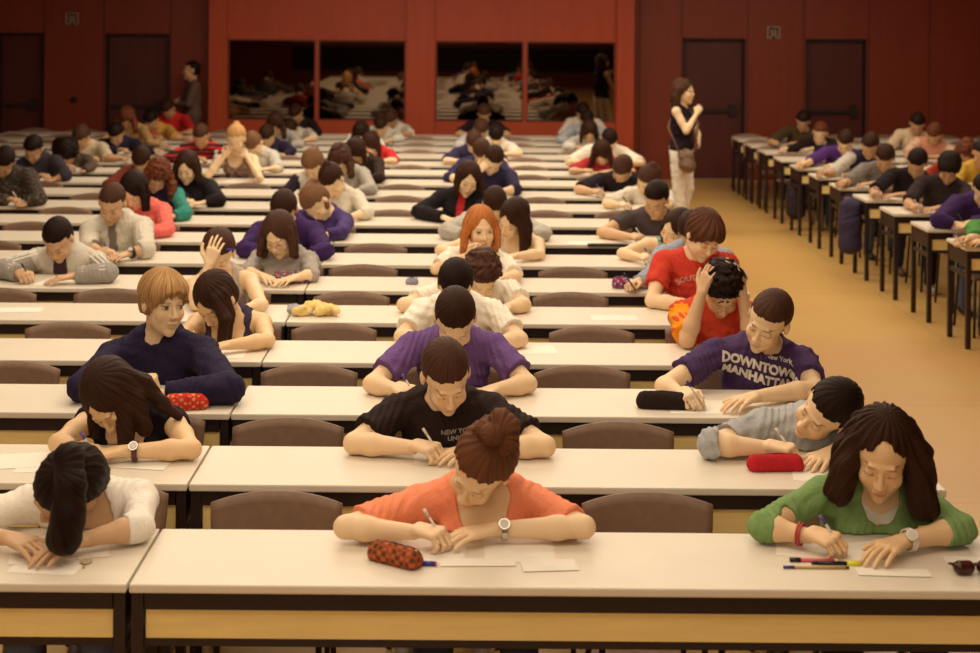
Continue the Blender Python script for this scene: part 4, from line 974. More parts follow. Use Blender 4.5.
# tenth row and further, the column nearest the windows of the left side
Q = [
 # label, row, head, pyr, E, H, top, hair, skin, sex, extra
 ('student in a black jacket with long straight dark brown hair, looking down', 9, (187, 165), (24, -6, 0), ((166, 199), (220, 203)), ((184, 207), (196, 208)), ('jacket', (.016, .012, .014)), ('long', 'dark'), 'fair', 'f', None),
 ('student in a black and white banded top, light brown hair drawn back', 9, (313, 163), (40, -12, 0), ((282, 196), (342, 198)), ((304, 204), (320, 204)), ('sweater', (.66, .60, .50)), ('pony', 'light'), 'fair', 'f', {'sleeve': (.03, .02, .03)}),
 ('student in a rust coloured knit, dark hair, slumped over the desk', 10, (142, 158), (52, 0, 0), ((108, 186), (172, 188)), ((128, 193), (152, 194)), ('sweater', (.16, .030, .012)), ('crop', 'dark'), 'tan', 'm', None),
 ('student in a camouflage jacket nearest the edge of the picture', 9, (4, 160), (40, 12, 8), ((-24, 202), (40, 204)), ((0, 208), (18, 208)), ('jacket', (.050, .035, .025)), ('short', 'black'), 'deep', 'm', {'pattern': (.12, .09, .07)}),
 ('student in a grey top with brown hair in front of the long dark hair', 10, (341, 157), (42, -16, -6), ((322, 188), (372, 191)), ((338, 196), (352, 196)), ('sweater', (.42, .38, .32)), ('curly', 'brown'), 'fair', 'f', None),
 ('student in a black top with dark brown hair trailing down her arm', 11, (358, 149), (50, -20, -20), ((336, 178), (380, 181)), ((350, 185), (364, 186)), ('sweater', (.035, .018, .014)), ('long', 'dark'), 'tan', 'f', None),
 ('student with a face propped on one hand, navy sleeves, centre column', 10, (493, 158), (36, 10, 10), ((462, 188), (516, 190)), ((484, 166, -.12), (496, 195)), ('sweater', (.03, .022, .06), 1.3), ('short', 'dark'), 'fair', 'm', None),
 ('student in navy with brown hair, behind the one propping his face', 11, (482, 150), (52, -6, 0), ((448, 178), (512, 180)), ((470, 185), (490, 185)), ('tee', (.035, .025, .07), 1.3), ('short', 'brown'), 'fair', 'm', None),
 ('student in a white top with brown hair, hunched sideways by the aisle', 9, (648, 178), (46, -34, 30), ((606, 204), (668, 206)), ((630, 210), (648, 211)), ('tee', (.72, .66, .54), .9), ('highbun', 'brown'), 'fair', 'f', None),
 ('student in a dark tee with brown hair, arm stretched out by the aisle', 10, (622, 167), (56, -20, 20), ((578, 190), (652, 193)), ((602, 197), (630, 198)), ('tee', (.022, .014, .018), .9), ('short', 'brown'), 'tan', 'm', None),
 ('student with long dark hair and red sleeve, two seats up from the dark tee', 12, (602, 151), (50, -14, 0), ((572, 174), (632, 176)), ((590, 180), (610, 181)), ('tee', (.42, .03, .04), .9), ('long', 'dark'), 'tan', 'f', None),
 ('student in a white tee with arms wide across the desk by the pillar', 13, (609, 138), (52, 6, 0), ((570, 164), (640, 167)), ((590, 170), (622, 172)), ('tee', (.76, .68, .55), 1.0), ('crop', 'black'), 'fair', 'm', None),
 ('student in a pale knit with long dark hair, three desks from the wall', 15, (589, 129), (44, 4, 0), ((566, 151), (612, 153)), ((580, 156), (596, 157)), ('sweater', (.68, .62, .54)), ('long', 'dark'), 'tan', 'f', None),
 ('student in pale blue, second from the back by the pillar', 16, (587, 118), (44, -8, 0), ((560, 144), (608, 146)), ((574, 149), (590, 150)), ('shirt', (.40, .42, .46), 1.9), ('short', 'black'), 'tan', 'm', None),
 ('student in a white tee at the last desk by the pillar', 17, (583, 110), (42, -16, 0), ((562, 136), (606, 138)), ((574, 141), (588, 142)), ('tee', (.72, .66, .56), .9), ('short', 'black'), 'tan', 'm', None),
 ('student in a dark tee at the last desk, below the mirror', 17, (484, 112), (34, 0, 0), ((458, 136), (508, 138)), ((474, 141), (492, 142)), ('tee', (.025, .014, .018), .8), ('short', 'brown'), 'deep', 'm', None),
 ('student in a striped pale shirt, dark hair, behind the white tee', 15, (481, 127), (50, 4, 0), ((458, 150), (506, 152)), ((474, 155), (492, 156)), ('shirt', (.55, .52, .52), 1.7), ('short', 'brown'), 'deep', 'm', None),
 ('student in a white tee, wide shoulders, centre column near the back', 14, (496, 134), (52, 0, 0), ((458, 157), (518, 160)), ((476, 163), (502, 164)), ('tee', (.86, .79, .66), .9), ('short', 'black'), 'fair', 'm', None),
 ('student in a dark blue tee, fifth desk from the wall in the centre column', 13, (474, 140), (52, 0, 0), ((446, 165), (504, 167)), ((464, 171), (486, 172)), ('tee', (.04, .03, .08), .9), ('short', 'brown'), 'fair', 'm', None),
 ('student in a white tee with brown hair, last desk nearest the middle pillar', 17, (391, 117), (48, -8, 0), ((366, 135), (410, 137)), ((380, 140), (394, 141)), ('tee', (.70, .66, .58), 1.0), ('short', 'brown'), 'deep', 'm', None),
 ('student with dark brown hair and white sleeves beneath the second mirror', 16, (381, 124), (46, -8, 0), ((350, 142), (400, 145)), ((372, 147), (388, 149)), ('shirt', (.62, .58, .50), 1.8), ('short', 'dark'), 'warm', 'm', None),
 ('student with long black hair and a white sleeve beneath the second mirror', 14, (362, 131), (50, -16, -8), ((336, 157), (384, 159)), ((350, 163), (366, 163)), ('sweater', (.66, .62, .54)), ('long', 'black'), 'fair', 'f', None),
 ('student in a bright red tee, partly behind the long black hair', 13, (372, 142), (52, -20, -6), ((350, 164), (394, 167)), ((364, 171), (378, 171)), ('tee', (.60, .03, .03), 1.0), ('long', 'dark'), 'fair', 'f', None),
 ('student in black at the last desk under the first mirror', 17, (296, 112), (44, -10, -8), ((270, 134), (318, 137)), ((284, 140), (298, 141)), ('sweater', (.020, .012, .014)), ('short', 'dark'), 'deep', 'm', None),
 ('student with a low dark head resting near a long pale sleeve', 16, (291, 127), (58, -10, 0), ((268, 141), (314, 143)), ((280, 147), (298, 148)), ('shirt', (.56, .50, .44), .9), ('short', 'dark'), 'warm', 'm', None),
 ('student with dark brown hair, third desk from the wall, under the mirror frame', 15, (276, 122), (40, -10, 0), ((250, 149), (300, 151)), ((266, 155), (280, 155)), ('sweater', (.42, .38, .34)), ('curly', 'dark'), 'tan', 'f', None),
 ('student in navy with dark hair and violet cuff near the blond', 14, (267, 134), (44, -4, 0), ((240, 157), (292, 160)), ((258, 163), (274, 164)), ('sweater', (.028, .018, .04)), ('short', 'dark'), 'tan', 'f', None),
 ('blond student in a sleeveless print top with a hair band', 11, (236, 137), (20, 0, 0), ((208, 176), (260, 179)), ((228, 152, -.10), (244, 152, -.10)), ('tank', (.20, .11, .09)), ('highbun', 'goldblond'), 'fair', 'f', {'pattern': (.36, .24, .18)}),
 ('student in a pale grey tee, arm stretched out behind the blond', 12, (254, 142), (52, -10, -10), ((228, 169), (278, 172)), ((250, 176), (262, 177)), ('tee', (.52, .48, .42), 1.0), ('short', 'light'), 'fair', 'f', None),
 ('student in a red and black striped sweater, cropped brown hair', 13, (201, 134), (34, 0, 0), ((168, 161), (222, 163)), ((190, 168), (206, 168)), ('sweater', (.50, .03, .025)), ('crop', 'brown'), 'deep', 'm', {'stripes': (.025, .012, .014)}),
 ('student in a scarlet tee at the last desk before the standing man', 17, (168, 107), (46, -10, -6), ((146, 132), (192, 134)), ((160, 138), (176, 138)), ('tee', (.55, .025, .02), 1.0), ('short', 'dark'), 'deep', 'm', None),
 ('student in a mustard yellow top, second desk from the wall', 16, (151, 118), (44, -4, 0), ((130, 144), (176, 146)), ((144, 150), (158, 151)), ('tee', (.62, .34, .07), 1.0), ('short', 'black'), 'deep', 'm', {'front': (.50, .12, .06), 'fw': .07}),
 ('student with reddish brown hair, third desk from the wall', 15, (127, 116), (42, 0, 0), ((102, 152), (150, 154)), ((116, 158), (132, 159)), ('sweater', (.45, .26, .10)), ('curly', 'auburn'), 'deep', 'f', None),
 ('student in dark navy with a red face shadow under black hair', 14, (116, 132), (40, 0, 0), ((92, 159), (142, 162)), ((106, 167), (124, 168)), ('sweater', (.022, .018, .04)), ('short', 'black'), 'deep', 'm', None),
 ('student in a cream tee with one arm out, between navy and afro hair', 13, (81, 135), (44, -8, 8), ((60, 166), (108, 169)), ((78, 174), (92, 175)), ('tee', (.58, .48, .32), 1.0), ('short', 'brown'), 'deep', 'm', None),
 ('student with a large dark afro, head low over the desk', 12, (66, 151), (48, -10, 0), ((44, 166), (92, 168)), ((60, 172), (76, 173)), ('sweater', (.10, .07, .05)), ('afro', 'black'), 'deep', 'f', None),
 ('student in a slate grey jacket with dark hair beside the afro', 11, (33, 147), (34, 0, 6), ((12, 174), (66, 177)), ((34, 182), (46, 183)), ('jacket', (.045, .035, .045), 1.5), ('short', 'black'), 'deep', 'm', None),
 # across the aisle
 ('student in an olive tee, last desk across the aisle', 16, (803, 119), (34, -20, 10), ((770, 143), (822, 146)), ((788, 150), (804, 151)), ('tee', (.075, .045, .020), .9), ('short', 'black'), 'deep', 'm', None),
 ('student in black with a pale face beside the olive tee', 15, (820, 131), (30, -24, 8), ((796, 153), (838, 155)), ((806, 158), (818, 160)), ('sweater', (.02, .010, .012)), ('short', 'auburn'), 'warm', 'm', None),
 ('student in a violet tee leaning on the desk across the aisle', 13, (845, 140), (40, -22, 10), ((806, 166), (866, 169)), ((824, 173), (842, 174)), ('tee', (.085, .030, .17), .8), ('short', 'dark'), 'warm', 'm', None),
 ('student in navy with a broad white shoulder band across the aisle', 12, (870, 144), (34, -24, 8), ((832, 174), (886, 178)), ((850, 183), (866, 184)), ('tee', (.025, .020, .045), 1.0), ('short', 'dark'), 'deep', 'm', {'sleeve': (.50, .46, .38)}),
 ('student in a grey tee, dark hair, across the aisle', 11, (885, 156), (40, -22, 8), ((846, 184), (904, 188)), ((866, 193), (884, 194)), ('tee', (.20, .17, .15), .9), ('short', 'dark'), 'deep', 'm', None),
 ('student in a plain black tee, arm reaching forward, across the aisle', 10, (917, 161), (38, -24, 10), ((874, 192), (930, 196)), ((888, 201), (906, 202)), ('tee', (.016, .010, .010), .9), ('short', 'black'), 'deep', 'm', None),
 ('student in a charcoal tee with thick black hair across the aisle', 9, (949, 166), (36, -20, 8), ((908, 204), (966, 208)), ((926, 213), (944, 214)), ('tee', (.035, .022, .022), .9), ('fluffy', 'black'), 'deep', 'm', None),
 ('student in a dark violet hooded top at the edge across the aisle', 8, (984, 188), (34, -20, 8), ((938, 221), (1010, 226)), ((962, 229), (976, 231)), ('hoodie', (.045, .018, .085)), ('short', 'black'), 'warm', 'm', None),
 ('student in a green top cut off by the picture edge', 7, (1004, 214), (34, -20, 8), ((976, 240), (1030, 246)), ((976, 250), (990, 251)), ('tee', (.08, .26, .06), 1.0), ('short', 'black'), 'warm', 'm', None),
 ('student in a cream tee with black hair near the far back wall', 15, (917, 122), (34, -16, 8), ((890, 146), (936, 149)), ((902, 154), (918, 155)), ('tee', (.58, .44, .28), 1.0), ('short', 'black'), 'deep', 'm', None),
 ('student in a red and white top leaning low near the far back wall', 14, (934, 132), (50, -30, 16), ((908, 154), (956, 158)), ((922, 162), (940, 163)), ('tee', (.50, .22, .13), 1.0), ('short', 'auburn'), 'deep', 'm', {'sleeve': (.62, .42, .28)}),
 ('student with auburn hair in a dark red top near the far back wall', 12, (966, 150), (40, -20, 8), ((930, 174), (986, 178)), ((952, 182), (966, 183)), ('sweater', (.30, .03, .015)), ('curly', 'auburn'), 'deep', 'f', None),
 ('student in yellow sleeves at the picture edge near the far back wall', 11, (982, 152), (30, -20, 8), ((956, 184), (1010, 190)), ((970, 194), (984, 195)), ('sweater', (.55, .33, .05)), ('short', 'black'), 'deep', 'm', None),
]
SHORTQ = ['black jacket', 'banded top', 'rust knit', 'camouflage jacket', 'grey top and brown hair', 'trailing dark hair', 'face propped on hand', 'navy behind him',
  'white by the aisle', 'dark tee by the aisle', 'red sleeve', 'wide white tee', 'pale knit', 'pale blue', 'white tee at the last desk', 'dark tee below the mirror',
  'striped pale shirt', 'wide shouldered white tee', 'dark blue tee', 'white by the middle pillar', 'white sleeves', 'long black hair', 'bright red tee', 'black under the first mirror', 'low dark head',
  'curly dark hair', 'navy near the blond', 'sleeveless print top', 'pale grey tee', 'red and black stripes', 'scarlet tee', 'mustard top', 'reddish hair', 'dark navy', 'cream tee',
  'dark afro', 'slate jacket', 'olive tee', 'black beside the olive tee', 'violet tee', 'white shoulder band', 'grey tee across the aisle', 'plain black tee', 'charcoal tee', 'violet hood', 'green top', 'cream far tee',
  'red and white top', 'dark red top', 'yellow sleeves']
QP = {}
for q_, sh in zip(Q, SHORTQ):
    hpq = tuple('head' if (hh is not None and len(hh) == 3) else 'flat' for hh in q_[5])
    hpq = tuple('write' if (k == 0 and v == 'flat') else v for k, v in enumerate(hpq))
    QP[sh] = P(q_[0], q_[1], (q_[2][0], q_[2][1]+2.5), (q_[3][0]+(14 if q_[3][0] > 33 else 4),)+tuple(q_[3][1:]), q_[4], q_[5], hp=hpq, top=q_[6], hair=q_[7], skin=q_[8], sex=q_[9], extra=q_[10], short='the student with '+sh, hd=-.03)
# ------------------------------------------------------------------ standing people
def standing(label, head, D, Hm, pyr, faceyaw, top, hair, skin, sex, trousers, armL, armR, hp, locks=None):
    """a standing figure; armL/armR: (elbow offset, wrist offset) from its shoulder in body frame"""
    H = U(head[0], head[1], D); x0, y0 = H[0], H[1]
    Rb = rz(math.radians(faceyaw)); s = Hm/1.72
    def b(x, y, z): return np.array([x0, y0, 0])+Rb@np.array([x, y, 0])*s+np.array([0, 0, z*s])
    h = .0125; hz_ = Hm-.115
    H = np.array([x0, y0, hz_]); R = Rb@rz(math.radians(pyr[1]))@rx(math.radians(pyr[0]))
    N = b(0, .03, 1.43); Pv = b(0, .03, .96); lat = Rb@np.array([1, 0, 0.]); fw = Rb@np.array([0, -1., 0]); ax = np.array([0, 0, 1.])
    hf = .16 if sex == 'f' else .19
    SL, SR = b(-hf, .03, 1.385), b(hf, .03, 1.385)
    B = dict(Pv=Pv, N=N, SL=SL, SR=SR, lat=lat, ax=ax, fw=fw); m = 1.0 if sex == 'm' else .88
    EL, WL = b(*armL[0]), b(*armL[1]); ER, WR = b(*armR[0]), b(*armR[1])
    origin = np.array([x0, y0, 0.0]); root = empty('person', tuple(origin)); tag(root, label, 'person')
    f = Field((x0-.5, y0-.5, .80), (x0+.5, y0+.5, Hm+.05), h)
    torso_prims(f, B, sex)
    arm_prims(f, SL, EL, WL, m); arm_prims(f, SR, ER, WR, m)
    Cn = H+R@np.array([0, .03, -.08]); f.cone(N, Cn, .056*m, .050*m, .03); f.cone(Cn, H, .05*m, .045, .02)
    add_head(f, H, R, sex, h)
    for k, (E_, W_) in enumerate(((EL, WL), (ER, WR))):
        d = nrm(W_-E_); add_hand(f, W_, d, fw*.5+ax*.3+lat*(k*2-1)*.6, 1 if k == 0 else -1, 'flat' if hp[k] == 'flat' else 'relax', h)
    V, Q_ = f.surface(); me = mesh_from('body', V, Q_, origin); hc = HAIRC[hair[1]]
    set_col(me, face_cols(V, H, R, np.array(TONES[skin]), hc, sex, True)); me.materials.append(M_SKIN); link('body', me, root)
    g = Field((x0-.5, y0-.5, .80), (x0+.5, y0+.5, Hm+.05), h)
    torso_prims(g, B, sex); g.F -= .012
    if top[0] == 'jacket':
        for S_, E_, W_ in ((SL, EL, WL), (SR, ER, WR)): g.cone(S_, E_, .072, .058, .015); g.cone(E_, W_, .058, .045, .01)
    else:
        for S_, s_ in ((SL, -1), (SR, 1)): g.ell(S_+lat*s_*.055, (.06, .10, .10), np.stack([lat, fw, ax], 1), .004, 'sub')
    g.ell(N+fw*.05+ax*.05, (.065, .08, .075), np.stack([lat, fw, ax], 1), .006, 'sub')
    x, y, z = g.grid(); g.F = (g.F+wrinkle(x, y, z, .004, 3)).astype(np.float32)
    if top[0] != 'jacket': g.F = np.maximum(g.F, (.93*s-z).astype(np.float32))
    V, Q_ = g.surface(); me = mesh_from('top', V, Q_, origin); set_col(me, np.tile(np.array(top[1]), (len(V), 1))); me.materials.append(M_CLOTH)
    link('jacket' if top[0] == 'jacket' else 'sleeveless_top', me, root)
    me = hair_mesh(None, hair[0], H, R, hc, h, locks or [], origin, 'hair', 5, 0)
    if me: link('hair', me, root)
    g = Field((x0-.35, y0-.35, .03), (x0+.35, y0+.35, 1.12), .014)
    g.ell(b(0, .03, .94), (.175*s, .135*s, .12), np.stack([lat, fw, ax], 1), .03)
    for s_ in (-1, 1):
        hp_, kn_, an_ = b(s_*.088, .03, .88), b(s_*.095, .0-.02*s_, .50), b(s_*.10, .05*s_+.03, .09)
        g.cone(hp_, kn_, .098, .070, .02); g.cone(kn_, an_, .070, .062, .02)
    x, y, z = g.grid(); g.F = (g.F+wrinkle(x, y, z, .004, 2)).astype(np.float32)
    V, Q_ = g.surface(); me = mesh_from('trousers', V, Q_, origin); set_col(me, np.tile(np.array(trousers), (len(V), 1))); me.materials.append(M_CLOTH); link('trousers', me, root)
    for s_ in (-1, 1):
        g = Field((x0-.35, y0-.4, -.01), (x0+.35, y0+.35, .14), .012); a = b(s_*.10, .05*s_+.05, .045); t_ = b(s_*.11, .05*s_-.13, .035)
        g.cone(a, t_, .040, .034, .02); g.cone(a, a+np.array([0, 0, .05]), .042, .04, .02); g.cutplane((0, 0, .002), (0, 0, -1.))
        V, Q_ = g.surface(); me = mesh_from('shoe', V, Q_, origin); me.materials.append(MATS['shoe_leather_2']); link('shoe', me, root)
    return dict(b=b, H=H, x0=x0, y0=y0, SR=SR, SL=SL, lat=lat, fw=fw)
woman = standing('standing woman in a black sleeveless top and white trousers, one hand at her mouth', (684, 96), 16.1, 1.70, (4, 0, 0), 62,
    ('top', (.016, .009, .014)), ('curly', 'brown'), 'fair', 'f', (.80, .72, .60),
    ((-.20, -.10, 1.17), (-.06, -.17, 1.36)), ((.17, -.10, 1.13), (.02, -.17, 1.06)), ('relax', 'flat'),
    locks=[((-.07, .03, .03), [(-.02, .0, -.09), (-.02, .0, -.19)], .045, .035), ((.07, .03, .03), [(.02, .0, -.09), (.02, 0, -.19)], .045, .035), ((0, .09, .02), [(0, .05, -.09), (0, .06, -.20)], .06, .05)])
man = standing('standing man in a grey jacket with arms folded before the back wall', (191, 76), 20.75, 1.70, (0, 0, 0), -70,
    ('jacket', (.13, .075, .052)), ('short', 'black'), 'deep', 'm', (.10, .055, .04),
    ((-.22, -.06, 1.13), (.05, -.20, 1.16)), ((.22, -.06, 1.13), (-.05, -.21, 1.12)), ('flat', 'flat'))
# shoulder bag
wb = woman['b']
M_BAG = mat('bag_leather', (.17, .09, .05), rough=.6, bump=(40, .2, .004))
r = empty('shoulder_bag', tuple(wb(-.18, -.12, .80))); tag(r, 'brown slouchy shoulder bag hanging at the standing woman\'s hip', 'bag')
def lump(name, prims, h, m, parent, color=None, wr=.003, cut=None):
    lo = np.min([np.minimum(p[0], p[1])-max(p[2], p[3]) for p in prims], 0)-.03; hi = np.max([np.maximum(p[0], p[1])+max(p[2], p[3]) for p in prims], 0)+.03
    f = Field(lo, hi, h)
    for a, b_, ra, rb, k in prims: f.cone(a, b_, ra, rb, k)
    x, y, z = f.grid(); f.F = (f.F+wrinkle(x, y, z, wr, 4)).astype(np.float32)
    if cut is not None: f.cutplane(*cut)
    V, Q_ = f.surface(); me = mesh_from(name, V, Q_, (0, 0, 0)); me.materials.append(m)
    if color is not None: set_col(me, color(V))
    return link(name, me, parent)
A = np.array
lump('bag_body', [(A([-.02, -.13, .0]), A([-.02, .13, .0]), .085, .085, .03), (A([-.02, -.13, .11]), A([-.02, .12, .11]), .06, .06, .05)], .014, M_BAG, r, wr=.006)
lump('bag_flap', [(A([-.06, -.12, .09]), A([-.06, .12, .09]), .05, .05, .03)], .014, M_BAG, r)
p0 = np.array(r.location)
MB().tube([tuple(wb(-.19, -.02, .92)-p0), tuple(wb(-.10, .15, 1.2)-p0), tuple(wb(.05, .12, 1.44)-p0), tuple(wb(.10, .02, 1.475)-p0), tuple(wb(.03, -.16, 1.25)-p0), tuple(wb(-.15, -.19, .94)-p0)], .012).build('strap', M_BAG, r)

# ------------------------------------------------------------------ chairs
seats = [-1.0, -.35, .30, .95]
bx = {'outermost': -5.06, 'middle-left': -2.36, 'centre': .36, 'aisle-side': 3.66+W/2, 'far wall side': 3.66+W*1.5+.06}
centre_off = {0: -.04, 1: .0, 2: .0, 3: .02}
for bn, cx, i0, i1 in blocks:
    for i in range(i0, i1):
        Df = dfar(i)
        base = [cx-.36+.645*(k-1)+.02*math.sin(i*5+k*3)+(0.02 if bn == 'centre' else -.08) for k in range(4)]
        if bn == 'centre':
            base[0] = ([-.66, -.735, -.75, -.72, -.70, -.70]+[base[0]-.03]*20)[i]; base[2] = ([.627, .614, .54, .658, .61, .685]+[base[2]-.03]*20)[i]
        sit = [(px_, py_) for (r_, px_, py_) in OCC if r_ == i and cx-W/2 <= px_ < cx+W/2]
        allsit = [px_ for (r_, px_, py_) in OCC if r_ == i]
        cand = sit+[(b0, None) for b0 in base if all(abs(b0-q0) > .47 for q0 in allsit)]
        cand.sort(key=lambda c_: c_[0]); xs_ = [c_[0] for c_ in cand]
        for k, (xc, py_) in enumerate(cand):
            y = Df+.24+.02*math.sin(i*3+k) if py_ is None else py_+.142
            y = min(y, Df+.44-.070)
            a = to_px((xs_[k]-.23, y, .75))[0]; b_ = to_px((xs_[k]+.23, y, .75))[0]
            if b_ < -2 or a > 982: continue
            lab = 'dark plastic chair, %s seat at the %s desk of %s' % (['first', 'second', 'third', 'fourth', 'fifth', 'sixth'][k], ordw(i-i0), BNAME[bn])
            chair(xs_[k], y, lab, i <= 6)

# ------------------------------------------------------------------ lettering on clothes
def text_mesh(txt, size, bold=0.0, ext=0):
    c = bpy.data.curves.new('text', 'FONT'); c.body = txt; c.size = size; c.align_x = 'CENTER'; c.offset = bold; c.space_line = 1.0; c.resolution_u = 3
    o = bpy.data.objects.new('text_tmp', c); COL.objects.link(o)
    dg = bpy.context.evaluated_depsgraph_get(); me = bpy.data.meshes.new_from_object(o.evaluated_get(dg))
    bpy.data.objects.remove(o); bpy.data.curves.remove(c); return me
from mathutils.bvhtree import BVHTree
def print_on(pr, me, name, m, centre, right, up, push=.0025):
    """lay a flat mesh onto the front of the person's top"""
    top = pr['top']; vs = [v.co.copy() for v in top.data.vertices]; bvh = BVHTree.FromPolygons(vs, [tuple(p.vertices) for p in top.data.polygons])
    bm = bmesh.new(); bm.from_mesh(me); bmesh.ops.triangulate(bm, faces=bm.faces)
    for _ in range(3):
        es = [e for e in bm.edges if e.calc_length() > .012]
        if es: bmesh.ops.subdivide_edges(bm, edges=es, cuts=1); bmesh.ops.triangulate(bm, faces=bm.faces)
    right = Vector(nrm(right)); up = Vector(nrm(up)); nn = right.cross(up); nn = nn if nn.y < 0 else -nn
    c = Vector(tuple(centre)); bad = []
    for v in bm.verts:
        p = c+right*v.co.x+up*v.co.y
        hit = bvh.ray_cast(p+nn*.35, -nn, .6)
        if hit[0] is None: bad.append(v)
        else: v.co = hit[0]+nn*push
    bmesh.ops.delete(bm, geom=bad, context='VERTS')
    out = bpy.data.meshes.new(name); bm.to_mesh(out); bm.free(); return link(name, out, pr['root'], m)
M_INK = mat('print_ink', (.72, .66, .58), rough=.7); M_INKR = mat('print_ink_dark', (.62, .38, .28), rough=.7)
p = downtown; c = p['N']+p['fw']*.12-p['ax']*.085-p['lat']*.015-p['origin']
upv = p['ax']+np.array([0, 0, .4]); rt = p['lat']+np.array([0, 0, -.13])
print_on(p, text_mesh('DOWNTOWN\nMANHATTAN', .056, .0032), 'shirt_lettering', M_INK, c-p['lat']*.01, rt, upv, .006)
print_on(p, text_mesh('New York', .030, .0008), 'shirt_lettering', M_INK, c+p['lat']*.065+p['ax']*.054, rt, upv, .006)
p = redtee; c = p['N']+p['fw']*.12-p['ax']*.13-p['origin']
me = text_mesh('SOUTHERN', .042, .001)
for v in me.vertices:
    a = v.co.x/.16; rr = .16+v.co.y; v.co.x = math.sin(a)*rr; v.co.y = math.cos(a)*rr-.16
print_on(p, me, 'shirt_lettering', M_INKR, c, p['lat'], p['ax'])
p = blacktee; c = p['N']+p['fw']*.12-p['ax']*.10+p['lat']*.06-p['origin']
print_on(p, text_mesh('NEW YORK\nUNION', .026, .0008), 'shirt_lettering', mat('print_grey', (.32, .26, .22), rough=.7), c, p['lat'], p['ax'])

# bands down the sleeves of the sports jacket
p = trackjacket
for k, S_ in ((0, p['B']['SL']), (1, p['B']['SR'])):
    E_, W_ = p['E'][k], p['W'][k]; o_ = p['origin']
    for q in (-1, 0, 1):
        path = []
        for a_, b_, r0, r1 in ((S_, E_, .076, .062), (E_, lerp(E_, W_, .8), .062, .056)):
            d_ = nrm(b_-a_); n_ = nrm(np.array([0, -.55, .85])-d_*np.dot(d_, [0, -.55, .85])); sd_ = np.cross(d_, n_)
            for tt in np.linspace(.08, .95, 7):
                rr = r0+(r1-r0)*tt; an = q*.42; path.append(lerp(a_, b_, tt)+(n_*math.cos(an)+sd_*math.sin(an))*(rr-.003)-o_)
        MB().tube([tuple(v_) for v_ in path], .0055, n=6).build('sleeve_stripe', mat('stripe_white', (.84, .78, .66), rough=.8), p['root'])
# ------------------------------------------------------------------ wrist things
def ring_on(pr, k, t, rad, m, name, label, cat, face=None, wdt=.018):
    W_ = pr['W'][k]; E_ = pr['E'][k]; d = nrm(W_-E_); c = lerp(E_, W_, t)
    r = empty(name, tuple(c)); tag(r, label, cat)
    a = nrm(np.cross(d, [0, 0, 1.])); b_ = np.cross(a, d)
    bm = bmesh.new(); n = 20; R_ = []
    for s_ in (-1, 1):
        for q in (0, .004):
            R_.append([bm.verts.new(tuple(d*s_*wdt/2+(a*math.cos(x_)+b_*math.sin(x_))*(rad+q))) for x_ in [2*math.pi*j/n for j in range(n)]])
    for i_, j_ in ((0, 1), (1, 3), (3, 2), (2, 0)):
        for j in range(n): bm.faces.new((R_[i_][j], R_[i_][(j+1) % n], R_[j_][(j+1) % n], R_[j_][j]))
    bmesh.ops.recalc_face_normals(bm, faces=bm.faces)
    me = bpy.data.meshes.new('strap'); bm.to_mesh(me); bm.free(); link('strap', me, r, m)
    if face:
        n_ = nrm(b_*.75+np.array([0, -.8, 0])); c2 = n_*(rad+.002)
        wc = MB().tube([tuple(c2), tuple(c2+n_*.009)], .018, n=20).build('watch_case', M_CHROME if face == 'steel' else MATS['paper'], r)
        MB().tube([tuple(c2+n_*.0091), tuple(c2+n_*.0105)], .014, n=20).build('dial', mat('watch_dial', (.65, .6, .52), rough=.3), wc)
M_RED = mat('red_band', (.42, .02, .02), rough=.5); M_BLK = mat('black_rubber', (.012, .010, .012), rough=.5)
ring_on(coral, 1, .88, .031, M_CHROME, 'wristwatch', 'steel bracelet wristwatch on the coral student\'s wrist', 'watch', 'steel')
ring_on(green, 1, .90, .031, M_PAPER, 'wristwatch', 'white wristwatch on the green sweater student\'s wrist', 'watch', 'white', .02)
ring_on(green, 0, .80, .033, M_RED, 'bracelet', 'red cord bracelet on the green sweater student\'s wrist', 'bracelet', None, .007)
ring_on(green, 0, .86, .032, M_RED, 'bracelet', 'second red cord bracelet nearer the writing hand', 'bracelet', None, .005)
ring_on(blacktop, 1, .80, .033, mat('watch_leather', (.09, .03, .03), rough=.5), 'wristwatch', 'dark strap wristwatch on the long-haired black top student', 'watch', 'steel', .02)
ring_on(blacktop, 0, .84, .031, M_CHROME, 'bracelet', 'thin light bracelet on the black top student\'s writing arm', 'bracelet', None, .006)
ring_on(whitehood, 1, .84, .036, M_BLK, 'wristwatch', 'chunky black wristwatch on the off-white hood student', 'watch', 'steel', .024)
# glasses
def glasses_on(pr, m, label):
    H, R = pr['H'], pr['R']; r = empty('eyeglasses', tuple(H)); tag(r, label, 'glasses')
    def P3(x, y, z): return tuple(R@np.array([x, y, z])*HK)
    for s_ in (-1, 1):
        g = MB(); g.tube([P3(s_*(.032+.021*math.cos(a)), -.100-.002*math.cos(a), .003+.015*math.sin(a)) for a in [2*math.pi*j/16 for j in range(17)]], .0014, n=6).build('rim', m, r)
        MB().tube([P3(s_*.053, -.097, .006), P3(s_*.078, -.05, .008), P3(s_*.084, .02, .004)], .0014, n=6).build('temple', m, r)
    MB().tube([P3(-.011, -.102, .004), P3(0, -.105, .008), P3(.011, -.102, .004)], .0014, n=6).build('bridge', m, r)
glasses_on(glasses, mat('glasses_frame', (.05, .03, .03), rough=.3), 'thin framed eyeglasses on the long-haired student in grey')
